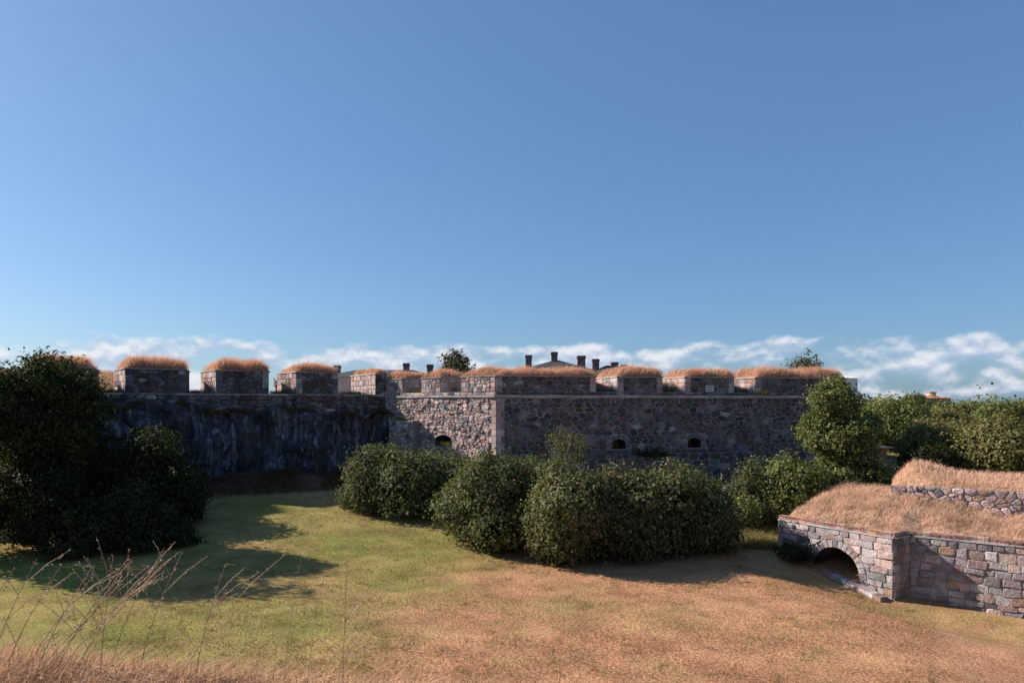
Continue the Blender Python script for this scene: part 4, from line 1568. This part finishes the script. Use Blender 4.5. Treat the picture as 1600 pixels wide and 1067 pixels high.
def chimney(px, py_top, wpx, Y, zbot, parent, base):
    c = at(px, py_top, Y)
    w = wpx / F * Y * 0.86
    m = MB()
    m.box((c.x - w / 2, c.y - w / 2, zbot), (w, 0, 0), (0, w, 0), (0, 0, c.z - 0.45 - zbot))
    o = m.build('chimney', M['chimney'], parent, base)
    k = MB()
    e = 0.08
    k.box((c.x - w / 2 - e, c.y - w / 2 - e, c.z - 0.447), (w + 2 * e, 0, 0), (0, w + 2 * e, 0), (0, 0, 0.25))
    k.box((c.x - w / 2 - 0.05, c.y - w / 2 - 0.05, c.z - 0.195), (w + 0.1, 0, 0), (0, w + 0.1, 0), (0, 0, 0.195))
    k.build('chimney_cap', M['chimney'], o, base)


def windows(parent, base, x0, x1, y, z0, z1, n):
    for i in range(n):
        xc = x0 + (x1 - x0) * (i + 0.5) / n
        f = MB()
        f.box((xc - 0.6, y - 0.06, z0), (1.2, 0, 0), (0, 0.2, 0), (0, 0, z1 - z0))
        fo = f.build('window', M['plaster'], parent, base)
        p = MB()
        for sx in (-0.52, 0.04):
            p.box((xc + sx, y - 0.075, z0 + 0.1), (0.48, 0, 0), (0, 0.03, 0), (0, 0, z1 - z0 - 0.2))
        p.build('pane', M['pane'], fo, base)


def barracks(label, x0, x1, y0, y1, ze, zr, chims, zg=6.0, hip=0.5, wall='barrack', roof='roof', win=True):
    root, base = thing('barracks', label, 'building', ((x0 + x1) / 2, (y0 + y1) / 2, zg))
    m = MB()
    m.box((x0 + 0.4, y0 + 0.4, zg - 1), (x1 - x0 - 0.8, 0, 0), (0, y1 - y0 - 0.8, 0), (0, 0, ze - zg + 0.98))
    wo = m.build('wall', M[wall], root, base)
    if win and x1 - x0 > 5:
        windows(wo, base, x0 + 1, x1 - 1, y0 + 0.4, ze - 2.4, ze - 0.7, max(2, int((x1 - x0) / 3)))
    r = MB()
    hip_roof(r, x0, x1, y0, y1, ze, zr, hip)
    ro = r.build('roof', M[roof], root, base)
    for px, pt, w in chims:
        chimney(px, pt, w, (y0 + y1) / 2, ze + 0.1, ro, base)
    return root


Yb = 106
xa = lambda px, Y: (px - 800) / F * Y
zz = lambda py, Y: EYE - (py - HY) / F * Y
barracks('dark hip-roofed barracks with tall chimneys behind the corner merlon', xa(812, Yb), xa(925, Yb), Yb - 4, Yb + 4, zz(580, Yb), zz(562.5, Yb),
         [(826, 555, 11), (866, 550, 11), (908, 556, 14)], hip=0.65)
barracks('lower barracks roof with chimneys behind the gap right of the corner merlon', xa(918, 118), xa(992, 118), 114, 122, zz(583, 118), zz(571, 118),
         [(930.5, 561, 12), (960, 566, 12), (975, 570, 10)], hip=0.6)
barracks('long low roof with three chimneys behind the flank merlons', xa(512, 100), xa(690, 100), 96, 104, zz(590, 100), zz(578, 100),
         [(527, 571, 10), (635, 567.5, 10), (672, 569.5, 10)], hip=0.5, wall='grey_render', win=False)
# white building behind the end of the bastion
root, base = thing('white_house', 'white gabled building just showing behind the end of the bastion', 'building', (at(1318, 600, 95).x, 97, 3))
x0, x1 = xa(1272, 95), xa(1340, 95)
m = MB()
m.box((x0, 95, 2), (x1 - x0, 0, 0), (0, 7, 0), (0, 0, zz(591, 95) - 2))
wo = m.build('wall', M['plaster'], root, base)
windows(wo, base, x0 + 0.5, x1 - 0.5, 95, zz(610, 95), zz(600, 95), 2)
m = MB()
ze, zr = zz(590.5, 95), zz(583, 95)
m.add([(x0 - 0.2, 94.8, ze), (x1 + 0.2, 94.8, ze), (x1 + 0.2, 102.2, ze), (x0 - 0.2, 102.2, ze), (x0 + 0.5, 98.5, zr), (x1 - 1.6, 98.5, zr)],
      [(0, 1, 5, 4), (1, 2, 5), (2, 3, 4, 5), (3, 0, 4), (3, 2, 1, 0)])
m.build('roof', M['plaster'], root, base)
# small house among the trees
root, base = thing('house', 'small ochre house with a dark roof among the trees', 'building', (at(1375, 700, 80).x, 83, 1.6))
x0, x1 = xa(1318, 78), xa(1408, 78)
m = MB()
m.box((x0, 80, 1), (x1 - x0 - 0.5, 0, 0), (0, 6, 0), (0, 0, zz(700, 79) - 1))
wo = m.build('wall', M['ochre'], root, base)
windows(wo, base, x0 + 0.3, x1 - 0.8, 80, 2.2, 3.3, 3)
m = MB()
hip_roof(m, x0 - 0.4, x1 + 0.2, 79.4, 86.6, zz(700, 79), zz(687, 82), 0.6)
m.build('roof', M['roof'], root, base)
# far building with a pale tower
root, base = thing('far_house', 'far red-roofed house with a pale tower on the skyline', 'building', (at(1462, 622, 215).x, 218, 4))
x0, x1 = xa(1442, 215), xa(1486, 215)
m = MB()
m.box((x0, 215, 2), (x1 - x0, 0, 0), (0, 8, 0), (0, 0, zz(622, 215) - 2))
m.build('wall', M['barrack'], root, base)
m = MB()
hip_roof(m, x0 - 0.5, x1 + 0.5, 214.5, 223.5, zz(622, 215), zz(617.5, 218), 0.5)
m.build('roof', M['redroof'], root, base)
m = MB()
m.box((xa(1453, 220), 220, 4), (1.9, 0, 0), (0, 2, 0), (0, 0, zz(613.5, 220) - 4))
tw = m.build('tower', M['grey_render'], root, base)
m = MB()
m.box((xa(1453, 220) - 0.2, 219.8, zz(613.5, 220) + 0.003), (2.3, 0, 0), (0, 2.4, 0), (0, 0, 0.25))
m.build('tower_cap', M['redroof'], tw, base)

# ------------------------------------------------------------------ small things on the works
# information plate on the short merlon
s_ = along(1108, C0, UF)
pc = C0 + UF * s_ + NF * 0.14
pz = EYE - (607 - HY) / F * pc.y
root, base = thing('plate', 'small pale notice plate on the front of a short merlon', 'sign', (pc.x, pc.y, pz - 0.28))
m = MB()
m.box(pc - UF * 0.4 + UP * (pz - 0.28) - NF * 0.08, UF * 0.8, NF * 0.1, UP * 0.56)
m.build('panel', M['plate'], root, base)
for i, w in enumerate((0.5, 0.56, 0.36)):
    m = MB()
    m.box(pc - UF * w / 2 + UP * (pz + 0.12 - 0.14 * i) + NF * 0.022, UF * w, NF * 0.004, UP * 0.035)
    m.build('text_line', M['ink'], root, base)


# the walker in the embrasure
def build_person():
    s = along(431, R0, UC)
    p = R0 + UC * s - NC * 10.5
    k = 431 - 800
    Y = p.y
    X = k / F * Y
    zf = EYE - (592 - HY) / F * Y - 1.62                   # head at row 592
    root, base = thing('person', 'person in a white shirt with a dark backpack leaning forward between two merlons', 'person', (X, Y, zf))
    root['category'] = 'person'
    B = Vector((X, Y, zf))

    def skin(name, verts, edges, radii, mat, parent, rootv=0, sub=1):
        me = bpy.data.meshes.new(name)
        me.from_pydata([tuple(Vector(v)) for v in verts], edges, [])
        me.materials.append(mat)
        o = bpy.data.objects.new(name, me)
        COL.objects.link(o)
        o.parent = parent
        sk = o.modifiers.new('skin', 'SKIN')
        sk.use_smooth_shade = True
        for i, r in enumerate(radii):
            me.skin_vertices[0].data[i].radius = r if isinstance(r, tuple) else (r, r)
        me.skin_vertices[0].data[rootv].use_root = True
        sb = o.modifiers.new('sub', 'SUBSURF')
        sb.levels = sb.render_levels = sub
        return o
    # faces left (-x), leaning forward
    hip = (0.05, 0, 0.92)
    che = (-0.08, 0, 1.30)
    nck = (-0.16, 0, 1.46)
    hd = (-0.20, 0, 1.56)
    top = (-0.205, 0, 1.68)
    V = [hip, (0.0, 0, 1.10), che, nck, hd, top,
         (0.05, 0.10, 0.88), (-0.02, 0.11, 0.47), (0.06, 0.11, 0.05), (-0.10, 0.12, 0.02),
         (0.06, -0.10, 0.88), (0.10, -0.11, 0.47), (0.20, -0.11, 0.06), (0.04, -0.12, 0.02),
         (-0.09, 0.19, 1.38), (-0.10, 0.24, 1.10), (-0.24, 0.20, 0.92), (-0.30, 0.19, 0.86),
         (-0.09, -0.19, 1.38), (-0.10, -0.24, 1.10), (-0.24, -0.20, 0.92), (-0.30, -0.19, 0.86)]
    E = [(0, 1), (1, 2), (2, 3), (3, 4), (4, 5), (0, 6), (6, 7), (7, 8), (8, 9), (0, 10), (10, 11), (11, 12), (12, 13),
         (2, 14), (14, 15), (15, 16), (16, 17), (2, 18), (18, 19), (19, 20), (20, 21)]
    Rr = [(0.15, 0.11), (0.14, 0.10), (0.16, 0.11), 0.055, 0.10, 0.075, 0.085, 0.06, 0.04, 0.035, 0.085, 0.06, 0.04, 0.035,
          0.06, 0.045, 0.033, 0.04, 0.06, 0.045, 0.033, 0.04]
    skin('body', V, E, Rr, M['skin'], root)
    skin('shirt', [(0.03, 0, 0.98), (0.0, 0, 1.10), (-0.08, 0, 1.30), (-0.14, 0, 1.42), (-0.09, 0.20, 1.38), (-0.095, 0.235, 1.22), (-0.09, -0.20, 1.38), (-0.095, -0.235, 1.22)],
         [(0, 1), (1, 2), (2, 3), (2, 4), (4, 5), (2, 6), (6, 7)], [(0.17, 0.13), (0.165, 0.125), (0.185, 0.135), 0.08, 0.085, 0.075, 0.085, 0.075], M['shirt'], root)
    skin('trousers', [(0.05, 0, 0.94), (0.05, 0.10, 0.86), (-0.02, 0.11, 0.47), (0.06, 0.11, 0.10), (0.06, -0.10, 0.86), (0.10, -0.11, 0.47), (0.19, -0.11, 0.10)],
         [(0, 1), (1, 2), (2, 3), (0, 4), (4, 5), (5, 6)], [(0.165, 0.125), 0.10, 0.08, 0.065, 0.10, 0.08, 0.065], M['trousers'], root)
    skin('hair', [(-0.17, 0, 1.60), (-0.18, 0, 1.70)], [(0, 1)], [0.10, 0.085], M['hair'], root)
    bp, bb = thing('backpack', 'dark backpack on the back of the person on the rampart', 'backpack', (X + 0.16, Y, zf + 0.98))
    m = MB()
    c = [(0.10, 0.14, 1.0), (0.30, 0.14, 0.98), (0.18, 0.13, 1.44), (0.03, 0.13, 1.46)]
    ring = [Vector((a, sgn * b, z)) + B for sgn in (-1, 1) for a, b, z in c]
    m.add(ring, [(0, 1, 2, 3), (7, 6, 5, 4), (0, 4, 5, 1), (1, 5, 6, 2), (2, 6, 7, 3), (3, 7, 4, 0)])
    pk = m.build('bag', M['pack'], bp, bb)
    bv = pk.modifiers.new('bevel', 'BEVEL')
    bv.width = 0.05
    bv.segments = 3


build_person()


# yellow tuft on the string course and greenery in the gun port and embrasures
def tuft(name, label, cat, c, n, ln, pal, lean=(0.1, -0.2), rad_=0.3, w=(0.02, 0.045), spread=0.5, group=None, flat=0.1, kind=None):
    pos = np.array(c)[None, :] + RNG.normal(0, 1, (n, 3)) * np.array([rad_, rad_ * 0.6, 0.0])
    pos[:, 2] += RNG.uniform(-0.05, flat, n)
    t = np.array(pal)[RNG.integers(0, len(pal), n)] * RNG.uniform(0.8, 1.2, (n, 1))
    V, Fc, T = blades(pos, RNG.uniform(0.4, 1.0, n) * ln, RNG.uniform(w[0], w[1], n), lean, t, seg=2, spread=spread)
    o, b_ = thing(name, label, cat, tuple(c), group)
    mesh_obj('blades', V, Fc, M['straw'], o, b_, tint=T, kind='stuff')
    return o


GRN = [(0.13, 0.15, 0.045), (0.17, 0.17, 0.055), (0.10, 0.12, 0.04)]
YEL = [(0.40, 0.30, 0.08), (0.33, 0.27, 0.08), (0.42, 0.27, 0.10)]
s_ = along(1185, C0, UF)
p_ = C0 + UF * s_ + NF * 0.12
tuft('grass_tuft', 'yellow grass tuft sprouting from the string course near the tree', 'grass tuft', (p_.x, p_.y, Z_CORN1), 140, 0.75, YEL, lean=(0.5, -0.1), rad_=0.3)
s_ = along(695, C0, UL)
p_ = C0 + UL * s_ - NL * 0.15
tuft('port_weed', 'green weed growing in the mouth of the flank gun port', 'weed', (p_.x, p_.y, EYE - (697 - HY) / F * p_.y), 240, 0.62, GRN + YEL[:1], rad_=0.42)
for px, O_, u_, n_, z_, lb in ((312, R0, UC, NC, Z_CSILL, 'dark weed in the embrasure right of the largest left merlon'),
                               (445, R0, UC, NC, Z_CSILL, 'dark weed in the embrasure where the person stands'),
                               (560, R0, UC, NC, Z_CSILL, 'yellow-green weed along the foot of the long sunlit cheek'),
                               (172, R0, UC, NC, Z_CSILL, 'dark weed in the embrasure next to the tall tree'),
                               (948, C0, UF, NF, Z_BSILL, 'dark weed in the embrasure right of the longest merlon'),
                               (1050, C0, UF, NF, Z_BSILL, 'dark weed in the embrasure left of the plate'),
                               (1163, C0, UF, NF, Z_BSILL, 'dark weed in the embrasure right of the plate'),
                               (650, C0, UL, NL, Z_BSILL, 'sunlit yellow weed in the flank embrasure')):
    s_ = along(px, O_, u_)
    p_ = O_ + u_ * s_ - n_ * 1.3
    tuft('embrasure_weed', lb, 'weed', (p_.x, p_.y, z_), 420, 0.5, GRN + ([(0.28, 0.22, 0.07)] if px in (560, 650) else [(0.07, 0.075, 0.03)]), rad_=0.75, w=(0.03, 0.06),
         group='weeds in the embrasures')

bl = lobes(*px_blob(1020, 702, 730, 22, 59.6), 6, k=0.4, seed=90)
plant('shrub', 'dark shrub rooted on the plinth ledge between the two gun ports', 'shrub', bl, 2200, 0.17, DARKG, DARKGW, zbase=4.55, stems=2)
s_ = along(634, C0, UL)
p_ = C0 + UL * s_ + NL * 0.6
tuft('wall_weed', 'yellow-green weed on the buttress ledge at the shadow edge', 'weed', (p_.x, p_.y, EYE - (657 - HY) / F * p_.y), 160, 0.6, GRN + YEL[:1], rad_=0.3)
for px, pz_, lb in ((826, 7.6, 'small weed in the bastion face left of the sapling'), (1012, 8.3, 'small weed high on the bastion face between the gun ports'),
                    (1140, 7.0, 'small weed in the bastion face right of the gun ports'), (905, 8.8, 'small weed under the string course above the sapling')):
    s_ = along(px, C0, UF)
    p_ = C0 + UF * s_ + NF * 0.06
    tuft('wall_weed', lb, 'weed', (p_.x, p_.y, pz_), 70, 0.38, GRN, lean=(0.1, -0.5), rad_=0.12)

# dry fringe along the top of the cliff, scrub at its foot (uncountable)
n = 9000
s_ = RNG.uniform(-1, 40, n)
off = RNG.uniform(0.1, 1.3, n)
pos = np.stack([R0.x + UC.x * s_ + NC.x * off, R0.y + UC.y * s_ + NC.y * off, cliff_top(s_) + 0.15 - off * 0.05], 1)
keep = (vnoise(s_, s_ * 0, 1.1, 41) + 0.3 * vnoise(s_, s_ * 0, 3.1, 42)) > -0.12
pos = pos[keep]
pal = np.array([[0.16, 0.095, 0.055], [0.11, 0.085, 0.04], [0.20, 0.12, 0.06], [0.07, 0.075, 0.03]])
V, Fc, T = blades(pos, RNG.uniform(0.2, 0.55, len(pos)), RNG.uniform(0.03, 0.06, len(pos)), (0.2, -0.4), straw_tint(len(pos), pal), seg=2, spread=0.5)
o = mesh_obj('cliff_grass', V, Fc, M['straw'], tint=T, kind='stuff')
o['label'] = 'brown grass fringe on the ledge along the top of the cliff'

n = 16000
s_ = RNG.uniform(15.5, 40, n)
off = -RNG.uniform(5.5, 24, n)
x = R0.x + UC.x * s_ + NC.x * off
y = R0.y + UC.y * s_ + NC.y * off
pos = np.stack([x, y, ground_z(x, y)], 1)
tt = straw_tint(n)
gm = vnoise(x, y, 0.6, 71) + RNG.normal(0, 0.2, n) > 0.25
tt[gm] = np.array([0.20, 0.20, 0.07]) * RNG.uniform(0.7, 1.2, (gm.sum(), 1))
V, Fc, T = blades(pos, RNG.uniform(0.2, 0.6, n), RNG.uniform(0.03, 0.07, n), (0.3, -0.1), tt, seg=2, spread=0.4)
o = mesh_obj('rampart_grass', V, Fc, M['straw'], tint=T, kind='stuff')
o['label'] = 'dry and green grass on the bank behind the merlons at the left'

n = 15000
s_ = RNG.uniform(-6, 34, n)
off = 2.4 + RNG.uniform(0, 1, n) ** 1.5 * 3.4
x = R0.x + UC.x * s_ + NC.x * off
y = R0.y + UC.y * s_ + NC.y * off
pos = np.stack([x, y, ground_z(x, y)], 1)
pal = np.array([[0.16, 0.085, 0.06], [0.12, 0.075, 0.05], [0.09, 0.08, 0.035], [0.20, 0.11, 0.07]])
V, Fc, T = blades(pos, RNG.uniform(0.25, 1.0, n) * np.clip(0.8 + 1.1 * vnoise(x, y, 0.9, 44), 0.15, 2.0), RNG.uniform(0.03, 0.07, n), (0.1, -0.2), straw_tint(n, pal), seg=2, spread=0.5)
o = mesh_obj('undergrowth', V, Fc, M['straw'], tint=T, kind='stuff')
o['label'] = 'reddish brown undergrowth along the foot of the cliff'

# tall weeds at the right end of the lawn
n = 14000
x = RNG.uniform(12.2, 18.5, n)
y = RNG.uniform(43.5, 52, n)
ok = (x - 12.0) * 1.3 > (y - 47) * 0.5
x, y = x[ok], y[ok]
n = len(x)
pos = np.stack([x, y, ground_z(x, y)], 1)
pal = np.array([[0.17, 0.165, 0.06], [0.22, 0.20, 0.075], [0.13, 0.135, 0.05], [0.30, 0.23, 0.10]])
V, Fc, T = blades(pos, RNG.uniform(0.3, 0.9, n) * np.clip(0.7 + 0.8 * vnoise(x, y, 1.0, 45), 0.2, 1.4), RNG.uniform(0.02, 0.05, n), (0.15, -0.15), straw_tint(n, pal), seg=2, spread=0.45)
o = mesh_obj('tall_weeds', V, Fc, M['straw'], tint=T, kind='stuff')
o['label'] = 'yellow-green tall weeds between the bushes and the casemate'

# mown lawn: short blades over the ground sheet
n = 170000
y = 21 + 37 * RNG.uniform(0, 1, n) ** 1.15
x = RNG.uniform(-0.60, 0.60, n) * y
d1 = dist_line(x, y, R0, NC)
dcs = dist_line(x, y, CA0, NCA)
ok = (d1 > 4.5) & (np.maximum(dist_line(x, y, C0, NF), dist_line(x, y, C0, NL)) > 2) & ((dcs > 0.1) | (x < 12)) & (ground_z(x, y) < 2.2)
x, y = x[ok], y[ok]
n = len(x)
pos = np.stack([x, y, ground_z(x, y) - 0.01], 1)
T0_ = ground_color(x, y) * RNG.uniform(0.7, 1.4, (n, 1)) * 1.1
gm = RNG.uniform(size=n) < 0.22
T0_[gm] = np.array([0.17, 0.175, 0.06]) * RNG.uniform(0.7, 1.3, (gm.sum(), 1))
V, Fc, T = blades(pos, RNG.uniform(0.05, 0.14, n) * np.clip(1.0 + 0.9 * vnoise(x, y, 1.4, 46), 0.3, 2.2), RNG.uniform(0.015, 0.035, n), (0.2, -0.1), T0_, seg=1, spread=0.7)
o = mesh_obj('lawn_grass', V, Fc, M['straw'], tint=T, kind='stuff')
o['label'] = 'short mown grass, partly green and partly scorched'

# longer tufts the mower missed
nc = 900
cy = 21 + 36 * RNG.uniform(0, 1, nc) ** 1.2
cx = RNG.uniform(-0.6, 0.6, nc) * cy
ok = (dist_line(cx, cy, R0, NC) > 5) & (np.maximum(dist_line(cx, cy, C0, NF), dist_line(cx, cy, C0, NL)) > 3) & ((dist_line(cx, cy, CA0, NCA) > 0.5) | (cx < 12)) & (ground_z(cx, cy) < 2.0)
cx, cy = cx[ok], cy[ok]
k = RNG.integers(0, len(cx), 13000)
x = cx[k] + RNG.normal(0, 0.16, len(k))
y = cy[k] + RNG.normal(0, 0.16, len(k))
pos = np.stack([x, y, ground_z(x, y) - 0.01], 1)
pal = np.array([[0.20, 0.20, 0.07], [0.15, 0.165, 0.055], [0.40, 0.29, 0.15], [0.33, 0.22, 0.13]])
tt = pal[RNG.integers(0, 4, len(cx))[k]] * RNG.uniform(0.7, 1.2, (len(k), 1))
V, Fc, T = blades(pos, RNG.uniform(0.08, 0.26, len(k)), RNG.uniform(0.012, 0.028, len(k)), (0.2, -0.1), tt, seg=2, spread=0.6)
o = mesh_obj('lawn_tufts', V, Fc, M['straw'], tint=T, kind='stuff')
o['label'] = 'scattered longer grass tufts and weeds in the lawn'

# dry grass on the near rampart
n = 120000
y = 2.6 + 9.5 * RNG.uniform(0, 1, n) ** 1.3
x = RNG.uniform(-0.85, 0.85, n) * (y + 0.5)
pos = np.stack([x, y, ground_z(x, y) - 0.01], 1)
cl = np.clip(0.75 + 0.6 * vnoise(x, y, 2.6, 51), 0.2, 1.5)
V, Fc, T = blades(pos, RNG.uniform(0.08, 0.34, n) * cl, RNG.uniform(0.003, 0.009, n), (0.5, 0.1), straw_tint(n) * np.array([0.92, 1.04, 0.98]), seg=2, spread=0.5)
o = mesh_obj('bank_grass', V, Fc, M['straw'], tint=T, kind='stuff')
o['label'] = 'dry straw-coloured grass on the near rampart'

# boulders at the foot of the wall
for i, (px, py, Y, r, lb) in enumerate(((1142, 768, 56, 0.75, 'pale boulder between the last bush of the row and the wall'),
                                        (178, 672, 53.5, 1.1, 'rounded boulder bulging from the cliff behind the dark bush'),
                                        (712, 836, 48.0, 0.3, 'small stone in the grass under the shaded bushes'))):
    c = at(px, py, Y)
    if i == 2:
        c.z = float(ground_z(c.x, c.y)) + 0.1
    bm = bmesh.new()
    bmesh.ops.create_icosphere(bm, subdivisions=3, radius=r)
    for v in bm.verts:
        d = mnoise.fractal(v.co / r * 1.1 + Vector((i * 7, 0, 0)), 1.0, 2.0, 3)
        v.co *= 1 + 0.28 * d
        v.co.z *= 0.75
    me = bpy.data.meshes.new('boulder')
    bm.to_mesh(me)
    bm.free()
    me.materials.append(M['rock'] if i == 1 else M['boulder'])
    o = bpy.data.objects.new('boulder', me)
    o.location = c
    COL.objects.link(o)
    tag(o, lb, 'boulder')


# ------------------------------------------------------------------ dry weeds on the near rampart
def weed(px, py_top, Y, lean, label, branches=4, group=None, name='dry_weed', r=0.0035):
    X = (px - 800) / F * Y
    zb = float(ground_z(X, Y)) - 0.02
    zt = EYE - (py_top - HY) / F * Y
    H = max(0.18, zt - zb)
    root, base = thing(name, label, 'dry weed', (X - lean * H, Y, zb), group)
    b0 = Vector((X - lean * H, Y, zb))

    def P(t):
        return b0 + Vector((lean * H * t ** 1.4, 0.05 * t * math.sin(px), H * t))
    m = MB()
    m.tube([P(t) for t in (0, 0.25, 0.5, 0.75, 1)], [r, r * 0.9, r * 0.8, r * 0.6, r * 0.4], 5)
    stem = m.build('stem', M['stalk'], root, base)

    def buds(mm, a, b, k):
        for i in range(k):
            q = a.lerp(b, (i + random.random()) / k)
            o_ = Vector((random.uniform(-1, 1), random.uniform(-1, 1), random.uniform(-0.3, 1))) * r * 2.2
            mm.tube([q, q + o_ * 1.6, q + o_ * 2.6], [r * 0.5, r * 1.0, r * 0.2], 4)
    m = MB()
    buds(m, P(0.55), P(1.0), 12)
    m.build('seed_head', M['stalk'], stem, base, kind='stuff')
    for i in range(branches):
        t = random.uniform(0.25, 0.8)
        a = P(t)
        sd = random.choice((-1, 1, 1))
        ln = H * random.uniform(0.25, 0.5)
        e = a + Vector((sd * ln * random.uniform(0.35, 0.8) + lean * ln * 0.4, random.uniform(-0.3, 0.3) * ln, ln * random.uniform(0.55, 0.95)))
        m = MB()
        m.tube([a, a.lerp(e, 0.5) + Vector((0, 0, 0.02)), e], [r * 0.7, r * 0.55, r * 0.3], 4)
        buds(m, a.lerp(e, 0.4), e, 7)
        m.build('branch', M['stalk'], root, base)


WG = 'thicket of dry stalks in the corner of the near rampart'
for px, pt, Y, ln, lb in (
        (150, 882, 4.6, 0.5, 'short dry stalk left of the upright seed spike in the near thicket'),
        (176, 868, 4.8, 0.1, 'upright dry seed spike, the straightest stalk of the near thicket'),
        (206, 870, 4.7, 0.6, 'dry stalk leaning right, next after the upright seed spike'),
        (222, 890, 4.5, 0.9, 'low dry stalk bent far right in the middle of the near thicket'),
        (246, 874, 4.9, 0.7, 'branching dry stalk just left of the tallest weed'),
        (262, 853, 5.0, 0.45, 'tallest branching dry weed of the near thicket'),
        (275, 868, 4.7, 0.8, 'slanting dry stalk just right of the tallest weed'),
        (286, 860, 5.0, 0.35, 'rightmost stalk of the near thicket, thin and curved'),
        (232, 900, 4.4, 0.8, 'lowest dry stalk at the front of the near thicket'),
        (196, 898, 4.5, 0.7, 'low dry stalk in front of the upright seed spike'),
        (140, 900, 4.4, 0.6, 'low dry stalk at the left of the near thicket'),
        (100, 880, 4.7, 0.5, 'dry stalk third from the left edge'),
        (60, 872, 4.6, 0.4, 'dry stalk second from the left edge'),
        (25, 885, 4.5, 0.5, 'leftmost dry stalk, at the very edge')):
    weed(px, pt, Y, ln, lb, random.randint(2, 5), WG)
weed(352, 880, 4.9, 0.25, 'forked dry weed standing alone before the dark lawn shadow, left of the thin stalks', 5)
weed(400, 905, 4.8, 0.7, 'low slanting dry stalk right of the forked weed', 2)
weed(467, 874, 5.1, 0.12, 'taller of the two thin upright stalks before the lawn shadow', 0, r=0.002)
weed(509, 885, 5.1, 0.15, 'shorter of the two thin upright stalks before the lawn shadow', 0, r=0.002)
weed(545, 893, 5.0, 0.05, 'small antler-shaped dry weed at the tip of the lawn shadow', 5)
weed(612, 905, 5.0, 0.5, 'short curved dry stalk right of the antler-shaped weed', 1)
weed(700, 910, 5.0, 0.4, 'shortest dry stalk, rightmost on the near rampart', 0)
